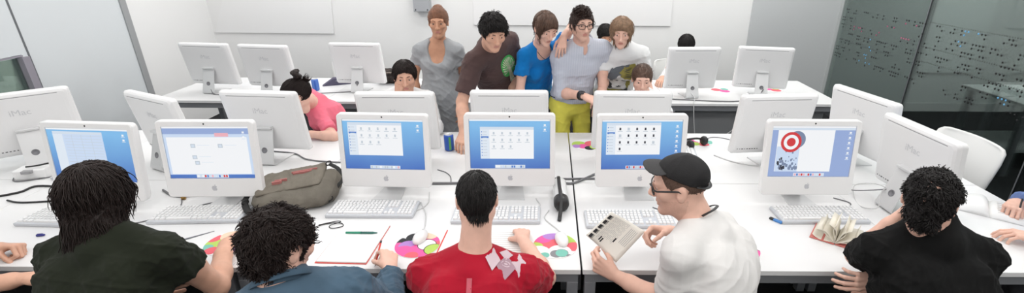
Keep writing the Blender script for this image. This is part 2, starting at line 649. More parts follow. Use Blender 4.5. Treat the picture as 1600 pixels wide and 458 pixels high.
def make_hair(root, hc, M, s, st, rng, m, res):
    """base shell plus locks; st = style dictionary"""
    o = st.get('off', 0.012)
    r = (0.075 + o, 0.095 + o, 0.085 + o * st.get('top', 1.0))
    c0 = V(0, -0.012, 0.032)
    sd = SDF(V(-0.16, -0.19, -0.22), V(0.16, 0.17, 0.20), res / s)
    sd.ell(c0, r)
    for (c, rr) in st.get('add', []):
        sd.ell(V(*c), rr, None, 0.03)
    for (a, b, ra, rb) in st.get('addc', []):
        sd.caps(V(*a), V(*b), ra, rb, 0.02)
    hl = st.get('hairline', 0.0)
    FW = st.get('facew', 0.125)
    sd.ell(V(0, 0.118, -0.042 + hl), (FW, 0.085, 0.105), None, 0.006, 'sub')
    cut = st.get('cut', -0.060)
    sd.half(V(0, -0.03, cut), unit(V(0, st.get('cuttilt', 0.35), -1)))
    if st.get('ears', True):
        for q in (-1, 1):
            sd.caps(V(q * 0.07, -0.004, -0.01), V(q * 0.13, -0.004, -0.01), 0.033, 0.034, 0.004, 'sub')
            sd.caps(V(q * 0.07, 0.02, -0.05), V(q * 0.13, 0.02, -0.05), 0.03, 0.03, 0.004, 'sub')
    P, Q = sd.nets()
    N = vnormals(P, Q)
    amp = st.get('amp', 0.004)
    sc = st.get('nscale', 160)
    P = P + N * (amp * fold_noise(P, rng, sc))[:, None]
    mb = MB()
    vs, fs = [], []
    q = (P - c0) / np.array(r)
    k0 = np.linalg.norm(q, axis=1)
    ok = np.nonzero((k0 > 0.90) & (P[:, 2] > cut - 0.1))[0]
    flow = st['flow']
    n = st.get('n', 260)
    Ls = st.get('len', 0.06)
    segs = st.get('segs', 6)
    ca, cf = st.get('curl', (0, 0))
    r0 = st.get('r', 0.0035)
    lift = st.get('lift', 0.15)
    g = st.get('grav', 0.0)
    allv, allf = [P], [Q]
    base = len(P)
    if len(ok):
        pick = rng.choice(ok, n)
        for i in pick:
            p = P[i].copy()
            nn = unit(p - c0)
            L = Ls * rng.uniform(0.6, 1.25)
            step = L / segs
            d = unit(N[i] * lift + unit(flow(p, nn, rng)))
            pts = []
            ph = rng.uniform(0, 6.28)
            for j in range(segs + 1):
                e1 = unit(np.cross(d, nn) + 1e-6)
                e2 = np.cross(e1, d)
                off = ca * min(1, j / 2) * (math.cos(ph + cf * j) * e1 + math.sin(ph + cf * j) * e2)
                pts.append(p + off)
                nn = unit((p - c0) / np.array(r) ** 2)
                f = unit(flow(p, nn, rng))
                d = unit(d * 0.55 + (f - nn * np.dot(f, nn) * (st.get('hug', 1.0) if p[2] > -0.055 else 0.0)) * 0.45 + V(0, 0, -g) * 0.3 + rng.normal(size=3) * st.get('jit', 0.08))
                p = p + d * step
                k = np.linalg.norm((p - c0) / np.array(r))
                if k < 1.0:
                    p = c0 + (p - c0) / k * rng.uniform(1.0, 1.03)
                fr = st.get('fringe', 0.97)
                if (p[0] / (FW * fr)) ** 2 + ((p[1] - 0.118) / (0.085 * fr)) ** 2 + ((p[2] + 0.042 - hl) / (0.105 * fr)) ** 2 < 1:
                    break
            if len(pts) < 3:
                continue
            m_ = len(pts) - 1
            rr = [r0 * (0.7 + 0.6 * math.sin(PI * min(1, 0.25 + 0.75 * j / m_))) * rng.uniform(0.9, 1.1) for j in range(m_)] + [r0 * 0.15]
            t = MB().tube(pts, rr, 4, caps=False)
            allv.append(np.array(t.v))
            allf.append(np.array(t.f) + base)
            base += len(t.v)
    P = np.concatenate(allv, 0)
    Q = np.concatenate(allf, 0)
    Pw = hc[None] + (P * s) @ M.T
    return add_mesh(Pw, Q, 'hair', m, root)


def decal(shirt, name, o, ax, ay, direction, polys, mats, lift=0.0022, root=None):
    """print on a garment: 2-D outlines laid onto the cloth. polys: (points, material index)"""
    root = shirt.parent
    off = np.array(root.location)
    me = shirt.data
    bvh = BVHTree.FromPolygons([v.co[:] for v in me.vertices], [p.vertices[:] for p in me.polygons])
    dv = Vector(unit(direction))
    vs, fs, mi = [], [], []

    def drop(p2, lay):
        w = np.asarray(o, float) + ax * p2[0] + ay * p2[1] - off
        h = bvh.ray_cast(Vector(w) - dv * 0.4, dv)
        if h[0] is None:
            return None
        return np.array(h[0] - dv * (lift + 0.00025 * lay))
    for lay, (pts, m) in enumerate(polys):
        pts = np.array(pts, float)
        c = pts.mean(0)
        n = len(pts)
        rings = 5
        idx = {}
        bad = False
        loc = []
        for k in range(rings + 1):
            for i in range(n if k else 1):
                p = c + (pts[i] - c) * k / rings
                q = drop(p, lay)
                if q is None:
                    bad = True
                    break
                idx[(k, i)] = len(vs) + len(loc)
                loc.append(q)
            if bad:
                break
        if bad:
            continue
        vs += loc
        for k in range(rings):
            for i in range(n):
                j = (i + 1) % n
                if k == 0:
                    fs.append((idx[(0, 0)], idx[(1, i)], idx[(1, j)]))
                else:
                    fs.append((idx[(k, i)], idx[(k + 1, i)], idx[(k + 1, j)], idx[(k, j)]))
                mi.append(m)
    if not vs:
        return None
    mm = bpy.data.meshes.new(name)
    mm.from_pydata([tuple(v) for v in vs], [], fs)
    mm.polygons.foreach_set('material_index', mi)
    mm.polygons.foreach_set('use_smooth', [True] * len(fs))
    mm.update()
    return link_mesh(name, mm, mats, shirt)


def blob(cx, cy, rx, ry, n=18, rot=0.0, wob=0.0, seed=0):
    rg = random.Random(seed)
    out = []
    for i in range(n):
        a = 2 * PI * i / n
        k = 1 + wob * rg.uniform(-1, 1)
        x, y = rx * k * math.cos(a), ry * k * math.sin(a)
        out.append((cx + x * math.cos(rot) - y * math.sin(rot), cy + x * math.sin(rot) + y * math.cos(rot)))
    return out


PEOPLE = {}


def person(key, J, label, o):
    """J: joint positions in metres; o: look"""
    rng = np.random.default_rng(sum(ord(c) * 7 for c in key) + 11)
    s = o.get('s', 1.0)
    woman = o.get('woman', False)
    near = o.get('near', False)
    rb, rh, rhand, rs = (0.005, 0.0029, 0.0025, 0.005) if near else (0.0068, 0.0036, 0.0034, 0.0072)
    rb, rh, rhand, rs = rb * RES, rh * RES, rhand * RES, rs * RES
    J = {k: np.asarray(v, float) for k, v in J.items() if v is not None}
    # shoulders to a true width
    m = (J['shR'] + J['shL']) / 2
    sw = (0.325 if woman else 0.36) * s
    ax = unit(J['shR'] - J['shL'])
    J['shR'], J['shL'] = m + ax * sw / 2, m - ax * sw / 2
    H = J.get('hip')
    if H is None:
        f0 = unit(np.cross(V(0, 0, 1), ax))
        H = V(m[0], m[1], 0.56) + f0 * -0.16
    up = unit(m - H)
    right = unit(ax - up * np.dot(ax, up))
    fwd = np.cross(up, right)
    sl = o.get('slouch', 0.03)
    J.update(H=H, M=m, up=up, right=right, fwd=fwd)
    L = np.linalg.norm(m - H)
    J['W'] = H + up * L * 0.36 - fwd * sl * 0.4
    J['C'] = H + up * L * 0.68 - fwd * sl
    hs = V(right[0], right[1], 0)
    J['hside'] = unit(hs)
    hc = J['hd']
    hs_ = s * o.get('hs', 1.0)
    hf = unit(J['fwd_head'])
    rollv = J.get('headup', V(0, 0, 1))
    hr = unit(np.cross(hf, rollv))
    hu = np.cross(hr, hf)
    HM = frame(hr, hf, hu)
    J['Nb'] = m + up * (0.062 + o.get('nbu', 0.0)) * s - fwd * 0.010 * s
    la, lb = (0.285 if woman else 0.300) * s, (0.245 if woman else 0.258) * s
    for q in 'RL':
        J['el' + q] = ik(J['sh' + q], J['wr' + q], la, lb, J['el' + q])
    stand = o.get('stand', False)
    bodyf = unit(V(fwd[0], fwd[1], 0))
    rootloc = (float(H[0]), float(H[1]), 0.0)
    root = empty('person', rootloc, 0, label, 'person', o.get('group'))
    skin = o['skin']
    # legs
    legs = {}
    kn = J.get('kneef', bodyf)
    for q, sg in (('R', 1), ('L', -1)):
        hj = H + J['hside'] * sg * 0.088 * s - up * 0.02
        if stand:
            ft = J.get('foot' + q)
            if ft is None:
                ft = V(H[0], H[1], 0) + J['hside'] * sg * 0.10 + bodyf * 0.02
            an = V(ft[0], ft[1], 0.085)
            kne = ik(hj, an, 0.435 * s, 0.425 * s, hj + bodyf)
        else:
            kne = hj + kn * 0.40 * s + J['hside'] * sg * 0.04 + V(0, 0, 0.0)
            kne[2] = 0.53
            an = V(kne[0], kne[1], 0.085) + kn * o.get('footf', 0.02)
        legs[q] = (hj, kne, an)
    # ---- body
    pts = [J[k] for k in ('H', 'shR', 'shL', 'elR', 'elL', 'wrR', 'wrL', 'Nb')]
    if o.get('bare_legs'):
        pts += [legs[q][i] for q in 'RL' for i in (0, 1, 2)]
    lo = np.min(pts, 0) - 0.22
    hi = np.max(pts, 0) + 0.2
    sd = SDF(lo, hi, rb)
    torso_prims(sd, J, s, -0.008, woman, min(1.0, o.get('waist', 1.0)))
    aw = 0.86 if woman else 1.0
    fat = o.get('arm', 1.0)
    aw *= fat
    for q in 'RL':
        S, E_, Wr = J['sh' + q], J['el' + q], J['wr' + q]
        hd_ = unit(J['hdir' + q])
        pn = J['palm' + q]
        xs = np.cross(hd_, pn)
        sd.caps(S, S + (E_ - S) * 0.45, 0.053 * aw * s, 0.047 * aw * s, 0.03)
        sd.caps(S + (E_ - S) * 0.35, E_, 0.048 * aw * s, 0.040 * aw * s, 0.03)
        a = E_ + (Wr - E_) * 0.28
        sd.caps(E_, a, 0.040 * aw * s, 0.0425 * aw * s, 0.02)
        sd.ecap(a, E_ + (Wr - E_) * 0.72, (0.0425 * aw * s, 0.0425 * aw * s), (0.033 * aw * s, 0.030 * aw * s), xs, 0.02)
        sd.ecap(E_ + (Wr - E_) * 0.70, Wr, (0.0335 * aw * s, 0.0305 * aw * s), (0.0285 * s, 0.0205 * s), xs, 0.015)
    if o.get('bare_legs'):
        for q in 'RL':
            a, b, c = legs[q]
            sd.caps(a, b, 0.078 * s, 0.052 * s, 0.03)
            sd.caps(b, b + (c - b) * 0.35, 0.050 * s, 0.054 * s, 0.03)
            sd.caps(b + (c - b) * 0.3, c, 0.054 * s, 0.033 * s, 0.03)
    rn = (0.052 if woman else 0.060) * s
    sd.caps(J['Nb'] - up * 0.03, hc + HM @ (V(0, -0.022, -0.050) * hs_), rn * 1.04, rn * 0.955 * hs_ / s, 0.04)
    P, Q = sd.nets()
    P = smooth_pts(P, Q, 1, 0.4)
    allP, allQ, allM = [P], [Q], [np.zeros(len(Q), int)]
    base = len(P)
    r = 0.15 * s
    hl = np.minimum(hc - 0.165 * s, J['Nb'] + 0.0 * up - 0.02)
    sd = SDF(np.maximum(hl, hc - 0.26), np.maximum(hc + 0.165 * s, J['Nb'] + 0.04), rh)
    head_prims(sd, hc, HM, hs_, woman, J['Nb'], o.get('lid', 0.001))
    P, Q = sd.nets()
    loc = ((P - hc) @ HM) / hs_
    cent = loc[Q].mean(1)
    mi = np.zeros(len(Q), int)
    lips = ((cent[:, 0] / 0.020) ** 2 + ((cent[:, 2] + 0.0568) / 0.0105) ** 2 < 1) & (cent[:, 1] > 0.075)
    if o.get('stubble'):
        b = (cent[:, 2] < -0.035) & (cent[:, 1] > -0.03) & (cent[:, 2] > -0.125) & ~((np.abs(cent[:, 0]) < 0.016) & (cent[:, 2] > -0.047))
        b &= (cent[:, 1] + cent[:, 2] * 0.35 > -0.045)
        b2 = (cent[:, 2] < 0.0) & (np.abs(cent[:, 1] - 0.012) < 0.016) & (np.abs(cent[:, 0]) > 0.05)
        mi[b] = 2
    mi[lips] = 1
    allP.append(P)
    allQ.append(Q + base)
    allM.append(mi)
    base += len(P)
    for q in 'RL':
        P, Q = hand_mesh(J['wr' + q], J['hdir' + q], J['palm' + q], q == 'R', s * (0.93 if woman else 1.0) * o.get('hand', 1.0), o.get('hand' + q, 'relaxed'), rhand, J['wr' + q] - J['el' + q])
        allP.append(P)
        allQ.append(Q + base)
        allM.append(np.zeros(len(Q), int))
        base += len(P)
    add_mesh(np.concatenate(allP), np.concatenate(allQ), 'body', [skin, o.get('lip', M_LIP), o.get('stubble') or skin], root, np.concatenate(allM))
    # ---- eyes and brows
    T = lambda x, y, z: hc + HM @ (V(x, y, z) * hs_)
    rl = np.array(root.location)
    for q in (-1, 1):
        mb = MB()
        R = HM @ frame(V(1, 0, 0), V(0, 0, 1), V(0, -1, 0)) @ frame(V(1, 0, 0), V(0, 1, 0), V(0, 0, -1))
        zax = unit(HM @ V(o.get('gaze', 0) + q * 0.04, 1, -0.12))
        xax = unit(np.cross(V(0, 0, 1), zax))
        RR = frame(xax, np.cross(zax, xax), zax)
        c = T(q * 0.0315, 0.0768, 0.0115) - rl
        R_ = 0.0105 * hs_
        pr = [(R_ * math.sin(a), R_ * math.cos(a)) for a in np.linspace(PI, 0.62, 9)]
        mb.lathe(pr, 12, c, RR, 0)
        pr = [(R_ * 1.012 * math.sin(a), R_ * 1.012 * math.cos(a)) for a in np.linspace(0.66, 0.0, 4)]
        pr[-1] = (0.0, pr[-1][1])
        mb.lathe(pr, 12, c, RR, 1)
        mb.build('eye', [M_EYE, M_IRIS], root)
        b = [T(q * x, y, z) - rl for x, y, z in ((0.014, 0.0905, 0.0335), (0.028, 0.0895, 0.0385), (0.041, 0.083, 0.037), (0.051, 0.073, 0.031))]
        MB().tube(spline(b, 3), [0.0030 * s] * 4 + [0.0034 * s] * 3 + [0.0022 * s] * 2 + [0.001 * s], 6, flat=0.8).build('eyebrow', o['hairmat'], root)
    # ---- shirt
    e = o.get('ease', 0.012)
    shirt = None
    if o.get('shirt'):
        slv = o.get('sleeve', 0.55)
        pts = [J[k] for k in ('H', 'shR', 'shL', 'Nb')] + [J['el' + q] for q in 'RL']
        if slv > 1:
            pts += [J['wr' + q] for q in 'RL']
        if o.get('dress'):
            pts.append(V(H[0], H[1], 0.5))
        lo = np.min(pts, 0) - 0.26
        hi = np.max(pts, 0) + 0.2
        sd = SDF(lo, hi, rs)
        torso_prims(sd, J, s, e, woman, o.get('waist', 1.0))
        if stand and not o.get('dress'):
            hemk = o.get('hem', 0.10)
            sd.ecap(J['W'], H - up * (hemk + 0.05), (0.135 * s + e, 0.108 * s + e), (0.178 * s + e, 0.130 * s + e), J['hside'], 0.05)
            sd.half(H - up * hemk, -up)
        if o.get('dress'):
            hb = V(H[0], H[1], 0.50)
            sd.ecap(J['W'], H - V(0, 0, 0.05), (0.135 * s + e, 0.110 * s + e), (0.175 * s + e, 0.135 * s + e), J['hside'], 0.05)
            sd.ecap(H, hb, (0.175 * s + e, 0.135 * s + e), (0.20 * s + e, 0.17 * s + e), J['hside'], 0.05, flat=True)
        for q in 'RL':
            S, E_, Wr = J['sh' + q], J['el' + q], J['wr' + q]
            es = o.get('sease', 0.013)
            fl = o.get('flare', 0.008)
            if slv <= 1:
                b = S + (E_ - S) * slv
                rend = (0.053 + (0.041 - 0.053) * slv) * aw * s
                sd.caps(S - up * 0.006, b, 0.051 * aw * s + e, rend + es + fl, 0.03, flat=True)
            else:
                sd.caps(S - up * 0.006, E_, 0.051 * aw * s + e, 0.043 * s + es, 0.03)
                b = E_ + (Wr - E_) * (slv - 1)
                sd.caps(E_, b, 0.045 * s + es, (0.042 + (0.029 - 0.042) * (slv - 1)) * s + es, 0.02, flat=True)
                if o.get('cuff'):
                    sd.caps(b - unit(Wr - E_) * 0.035, b, (0.045 + (0.030 - 0.045) * (slv - 1)) * s + es + 0.004, (0.045 + (0.030 - 0.045) * (slv - 1)) * s + es + 0.004, 0.003, flat=True)
        if o.get('scoop'):
            nc = J['Nb'] + up * 0.042 * s + fwd * 0.018
            sd.ell(nc, (0.070 * s, 0.074 * s, 0.040 * s), frame(right, fwd, up), 0.004, 'sub')
        else:
            ax_ = unit(up * 0.90 + fwd * 0.42)
            cb = J['Nb'] - fwd * 0.004
            rn_ = (0.056 if woman else 0.064) * s
            sd.caps(cb - ax_ * 0.055, cb + ax_ * o.get('collar_h', 0.014), rn_ + 0.022, rn_ + 0.007, 0.02, flat=True)
            if o.get('vee'):
                sd.ell(J['Nb'] + fwd * 0.085 - up * 0.01, (0.018 * s, 0.05 * s, 0.042 * s), frame(right, fwd, up), 0.004, 'sub')
        if o.get('scoop'):
            c, r_ = o['scoop']
            sd.ell(J['Nb'] + right * c[0] + fwd * c[1] + up * c[2], r_, frame(right, fwd, up), 0.01, 'sub')
        P, Q = sd.nets()
        P = smooth_pts(P, Q, 2, 0.5)
        N = vnormals(P, Q)
        d = fold_noise(P, rng, o.get('fscale', 42)) * o.get('fold', 0.006)
        d += fold_noise(P, rng, o.get('fscale', 42) * 2.3) * o.get('fold', 0.006) * 0.4
        fall = np.clip(np.linalg.norm(P - J['Nb'], axis=1) / 0.14 - 0.6, 0.1, 1)
        P = P + N * (d * fall)[:, None]
        shirt = add_mesh(P, Q, o.get('shirtname', 't_shirt'), o['shirt'], root)
    # ---- trousers
    if o.get('trousers'):
        pts = [p for q in 'RL' for p in legs[q]] + [H]
        sd = SDF(np.min(pts, 0) - 0.2, np.max(pts, 0) + 0.26, rs)
        et = 0.006
        sd.ecap(H - up * 0.04, J['W'] * 0.7 + H * 0.3, (0.168 * s + et, 0.122 * s + et), (0.150 * s + et, 0.110 * s + et), J['hside'], 0.04)
        if stand:
            sd.half(H + up * 0.075, up)
            for q, sg in (('R', 1), ('L', -1)):
                sd.ell(H + J['hside'] * sg * 0.08 * s - bodyf * 0.07 * s - V(0, 0, 0.06), (0.085 * s, 0.075 * s, 0.095 * s), None, 0.04)
        for q in 'RL':
            a, b, c = legs[q]
            sd.caps(a, b, 0.088 * s, 0.064 * s, 0.03)
            sd.caps(b, c, 0.064 * s, 0.056 * s, 0.03, flat=True)
        P, Q = sd.nets()
        P = smooth_pts(P, Q, 2, 0.5)
        N = vnormals(P, Q)
        P = P + N * (fold_noise(P, rng, 45) * 0.005)[:, None]
        add_mesh(P, Q, 'trousers', o['trousers'], root)
    for q in 'RL':
        a, b, c = legs[q]
        toe = unit(V(bodyf[0], bodyf[1], 0)) if not J.get('kneef') is not None else unit(V(kn[0], kn[1], 0))
        sd = SDF(c - 0.25, c + 0.25, 0.008 * RES)
        sd.caps(c + V(0, 0, -0.035) - toe * 0.035, c + V(0, 0, -0.055) + toe * 0.14, 0.044, 0.036, 0.0)
        sd.caps(c + V(0, 0, -0.03), c + V(0, 0, 0.02), 0.045, 0.046, 0.02)
        sd.half(V(c[0], c[1], 0.004), V(0, 0, -1))
        P, Q = sd.nets()
        add_mesh(P, Q, 'shoe', o.get('shoes', M_SHOE), root)
    if o.get('hair'):
        make_hair(root, hc, HM, hs_, o['hair'], rng, o['hairmat'], rh * 1.1)
    J['HM'], J['hc'], J['s'] = HM, hc, hs_
    PEOPLE[key] = (root, J, shirt, legs)
    return root, J, shirt


def glasses(root, J, m, lens=None):
    T = lambda x, y, z: J['hc'] + J['HM'] @ (V(x, y, z) * J['s']) - np.array(root.location)
    mb = MB()
    for q in (-1, 1):
        pts = []
        for k in range(14):
            a = 2 * PI * k / 14
            x = 0.033 + 0.025 * math.copysign(abs(math.cos(a)) ** 0.6, math.cos(a))
            z = 0.008 + 0.018 * math.copysign(abs(math.sin(a)) ** 0.6, math.sin(a))
            pts.append(T(q * x, 0.104 - 0.25 * (x / 0.06) ** 2 * 0.05, z))
        mb.tube(pts, 0.0026 * J['s'], 6, closed=True)
        mb.tube([T(q * 0.058, 0.094, 0.016), T(q * 0.074, 0.080, 0.016), T(q * 0.0805, 0.0, 0.012), T(q * 0.080, -0.02, -0.004)], [0.0035 * J['s']] * 3 + [0.002], 6)
    mb.tube([T(-0.010, 0.106, 0.012), T(0, 0.111, 0.015), T(0.010, 0.106, 0.012)], 0.0024 * J['s'], 6)
    return mb.build('glasses', m, root)


def collar(root, J, m, h=0.040, r=0.062, name='shirt_collar', spread=0.03, open_=0.5, fy=0.0):
    """stand-and-fall shirt collar around the neck"""
    up, right, fwd = J['up'], J['right'], J['fwd']
    ax = unit(up * 0.9 + fwd * 0.35)
    c = J['Nb'] + up * 0.022 + fwd * fy - np.array(root.location)
    rr = unit(np.cross(fwd, ax))
    ff = np.cross(ax, rr)
    s = J['s']
    vs, fs = [], []
    n = 28
    for i in range(n + 1):
        a = open_ / 2 + (2 * PI - open_) * i / n  # from the front, round the back
        d = ff * math.cos(a) * 1.05 + rr * math.sin(a)
        t = abs(i / n - 0.5) * 2
        drop = 0.030 + spread * t ** 3
        prof = [(r * s, -0.006), (r * s * 1.0, h), (r * s * 1.06, h + 0.004), (r * s * 1.30 + 0.012 * t ** 2, h - drop)]
        for (q, z) in prof:
            vs.append(c + d * q + ax * z)
    for i in range(n):
        for k in range(3):
            fs.append((i * 4 + k, (i + 1) * 4 + k, (i + 1) * 4 + k + 1, i * 4 + k + 1))
    mb = MB().add(vs, fs, 0, True)
    o = mb.build(name, m, root)
    md = o.modifiers.new('thick', 'SOLIDIFY')
    md.thickness = 0.003
    return o
LAMP_W = 19.0
# ------------------------------------------------------------ materials of the place
M_WALL = mat('wall_paint', (0.87, 0.87, 0.865), 0.7, 0.2)
M_PANEL = mat('left_wall_panel', (0.70, 0.735, 0.755), 0.45, 0.35)
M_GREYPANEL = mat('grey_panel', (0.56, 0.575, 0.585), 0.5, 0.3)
M_STRIP = mat('grey_strip', srgb(160, 162, 164), 0.5)
M_STRIPDARK = mat('dark_joint', srgb(105, 108, 112), 0.6)
M_CEIL = mat('ceiling_paint', (0.82, 0.82, 0.81), 0.8, 0.1)
M_FLOOR = mat('dark_carpet', (0.028, 0.028, 0.030), 0.95, 0.1, bump=0.4, bscale=400, var=0.25, vscale=200)
M_BOARD_PATCH = mat('board_and_light_patch', (0.88, 0.88, 0.88), 0.35, 0.4)  # white board, and the patch of projected light
M_FARWALL = mat('corridor_wall', (0.45, 0.475, 0.47), 0.7, 0.2)  # white wall, greyed in its colour to stand for the dim light
M_FARBASE = mat('corridor_skirting', (0.45, 0.46, 0.46), 0.5)
M_DESK = mat('white_laminate', (0.77, 0.77, 0.77), 0.32, 0.4)
M_DESKEDGE = mat('desk_edge', (0.70, 0.70, 0.70), 0.45, 0.3)
M_STEEL = mat('grey_steel', srgb(128, 130, 134), 0.45, 0.5)
M_STEELDARK = mat('steel_dark', srgb(70, 72, 75), 0.5, 0.5)
M_WHITE = mat('white_plastic', (0.80, 0.80, 0.80), 0.25, 0.5)
M_REAR = mat('white_rear_plastic', (0.77, 0.77, 0.775), 0.35, 0.4)
M_ALU = mat('satin_aluminium', (0.66, 0.665, 0.67), 0.38, 0.5, metal=0.25)
M_LOGO = mat('grey_print', srgb(200, 201, 204), 0.4)
M_SLOT = mat('slot_grey', srgb(150, 150, 152), 0.5)
M_BLACK = mat('black_plastic', (0.012, 0.012, 0.013), 0.4, 0.5)
M_KEY = mat('white_keycap', (0.82, 0.82, 0.82), 0.35, 0.4)
M_KEYBASE = mat('keyboard_tray', srgb(198, 201, 206), 0.25, 0.5)
M_CABLEW = mat('white_cable', srgb(205, 205, 205), 0.5)
M_CABLEG = mat('grey_cable', srgb(115, 115, 118), 0.5)
M_PAPER = mat('paper', (0.84, 0.84, 0.83), 0.8, 0.1)
M_CREAM = mat('cream_paper', (0.80, 0.76, 0.66), 0.8, 0.1)
M_RED = mat('red_card', srgb(214, 70, 60), 0.6)
M_GREYTXT = mat('grey_ink', srgb(170, 170, 172), 0.8)
M_INK = mat('black_ink', srgb(50, 50, 52), 0.8)
M_LIP = mat('lips', srgb(200, 138, 126), 0.45, 0.4)
M_EYE = mat('eye_white', (0.58, 0.56, 0.54), 0.2, 0.5)
M_IRIS = mat('dark_iris', (0.03, 0.02, 0.015), 0.15, 0.6)
M_SHOE = mat('dark_shoe', (0.03, 0.03, 0.035), 0.6)


def glass_mat(name, tint, gloss, rough=0.02):
    m = bpy.data.materials.new(name)
    m.use_nodes = True
    nt = m.node_tree
    nt.nodes.remove(nt.nodes['Principled BSDF'])
    out = nt.nodes['Material Output']
    t = nt.nodes.new('ShaderNodeBsdfTransparent')
    t.inputs['Color'].default_value = tint + (1,)
    g = nt.nodes.new('ShaderNodeBsdfGlossy')
    g.inputs['Roughness'].default_value = rough
    g.inputs['Color'].default_value = (0.9, 0.95, 0.93, 1)
    fr = nt.nodes.new('ShaderNodeFresnel')
    fr.inputs['IOR'].default_value = 1.5
    mx = nt.nodes.new('ShaderNodeMixShader')
    ml = nt.nodes.new('ShaderNodeMath')
    ml.operation = 'MULTIPLY'
    ml.inputs[1].default_value = gloss
    nt.links.new(fr.outputs['Fac'], ml.inputs[0])
    nt.links.new(ml.outputs[0], mx.inputs['Fac'])
    nt.links.new(t.outputs[0], mx.inputs[1])
    nt.links.new(g.outputs[0], mx.inputs[2])
    nt.links.new(mx.outputs[0], out.inputs['Surface'])
    return m


M_GLASS = glass_mat('grey_glass', (0.69, 0.71, 0.705), 0.8)
M_GREENGLASS = glass_mat('green_grey_glass', (0.66, 0.72, 0.68), 0.8)


def struct(name, mb, mats, parent=None):
    o = mb.build(name, mats, parent)
    if parent is None:
        o['kind'] = 'structure'
    return o


YB, XL, XG, ZC = 6.3, -4.4, 3.75, 3.2
struct('floor', MB().box((2.0, 2.6, -0.05), (13.4, 8.4, 0.1)), M_FLOOR)
struct('ceiling', MB().box((2.0, 2.6, ZC + 0.05), (13.4, 8.4, 0.1)), M_CEIL)
# back wall
struct('wall_back', MB().box(((XL + XG) / 2, YB + 0.05, ZC / 2), (XG - XL, 0.1, ZC)), M_WALL)
struct('wall_back_grey_slab', MB().box(((2.59 + XG) / 2, YB - 0.01, ZC / 2), (XG - 2.59, 0.02, ZC)), M_GREYPANEL)  # thin grey slab over the right end of the back wall
struct('wall_corridor', MB().box(((XG + 8.6) / 2, YB + 0.05, ZC / 2), (8.6 - XG, 0.1, ZC)), M_FARWALL)
struct('baseboard_corridor', MB().box(((XG + 8.6) / 2, YB - 0.01, 0.06), (8.6 - XG, 0.02, 0.12)), M_FARBASE)
struct('wall_corridor_side', MB().box((8.65, 2.6, ZC / 2), (0.1, 8.0, ZC)), M_FARWALL)
for i, x in enumerate((4.95, 6.25)):
    struct('wall_corridor_panel', MB().box((x + 0.35, YB - 0.012, 1.85), (0.75, 0.024, 2.6)), mat('pale_corridor_panel', (0.52, 0.56, 0.555), 0.6))
# left wall: panels, joints, low window
W = MB()
W.box((XL - 0.05, 5.69, ZC / 2), (0.1, 1.22, ZC))
struct('wall_left', W, M_WALL)
W = MB()
W.box((XL - 0.05, 4.53, ZC / 2), (0.1, 1.10, ZC))
W.box((XL - 0.05, 3.955, ZC / 2), (0.1, 0.05, ZC))
W.box((XL - 0.05, 1.3, 2.2), (0.1, 5.26, 2.0))
W.box((XL - 0.05, 1.3, 0.1), (0.1, 5.26, 0.2))
struct('wall_left_panels', W, M_PANEL)
struct('trim_1', MB().box((XL - 0.0, 5.055, ZC / 2), (0.024, 0.075, ZC)), M_STRIP)
struct('trim_2', MB().box((XL + 0.001, 3.985, ZC / 2), (0.006, 0.014, ZC)), M_STRIPDARK)
win = empty('window_1', (XL, 2.6, 0.2))
win['kind'] = 'structure'
fr = MB()
fr.box((0.0, 1.33, 0.48), (0.06, 0.06, 1.0))
fr.box((0.0, -1.27, 0.48), (0.06, 0.06, 1.0))
fr.box((0.0, 0.0, 0.99), (0.02, 2.66, 0.012))
fr.box((0.0, 0.0, 0.01), (0.06, 2.66, 0.03))
fr.build('window_frame', mat('window_frame', srgb(150, 146, 156), 0.5), win)
MB().box((-0.02, 0.03, 0.49), (0.008, 2.56, 0.97)).build('pane', M_GREENGLASS, win)
struct('wall_outside', MB().box((XL - 1.6, 2.6, 0.9), (0.05, 6.0, 1.9)), mat('dim_green_grey', (0.68, 0.76, 0.71), 0.8))
# projected light built as a white panel; white board beside it
o = MB().prism([V(-4.372, 6.296, 1.02), V(-2.82, 6.296, 1.015), V(-2.70, 6.296, 2.6), V(-3.62, 6.296, 2.6), V(-3.62, 6.296, 2.6)], (0, -0.012, 0)).build('projected_light_patch', M_BOARD_PATCH)
me = o.data
bpy.data.objects.remove(o)
o = MB().prism([V(-4.372, 6.296, 1.02), V(-2.822, 6.296, 1.015), V(-2.72, 6.296, 2.5), V(-3.66, 6.296, 2.5)], (0, -0.012, 0)).build('projected_light_patch', M_BOARD_PATCH)
tag(o, 'large white tapering projected light patch, built as a panel, above the left rear monitors', 'screen')
o = MB().box((0.29, 6.29, 1.82), (2.55, 0.016, 1.37), bev=0.004).build('whiteboard', M_BOARD_PATCH)
tag(o, 'wide white board on the back wall behind the standing students', 'whiteboard')
sp = empty('wall_box', (-1.62, YB, 1.31), 0, 'grey metal box fixed high on the back wall, beside the woman in grey', 'box')
MB().box((0, -0.06, 0.16), (0.205, 0.12, 0.32), bev=0.006).build('housing', mat('box_grey', srgb(168, 170, 174), 0.45), sp)
for x in (-0.075, 0.075):
    MB().lathe([(0.009, 0), (0.009, 0.004), (0.0, 0.005)], 10, (x, -0.12, 0.025), frame(V(1, 0, 0), V(0, 0, 1), V(0, -1, 0))).build('screw', M_STEELDARK, sp)
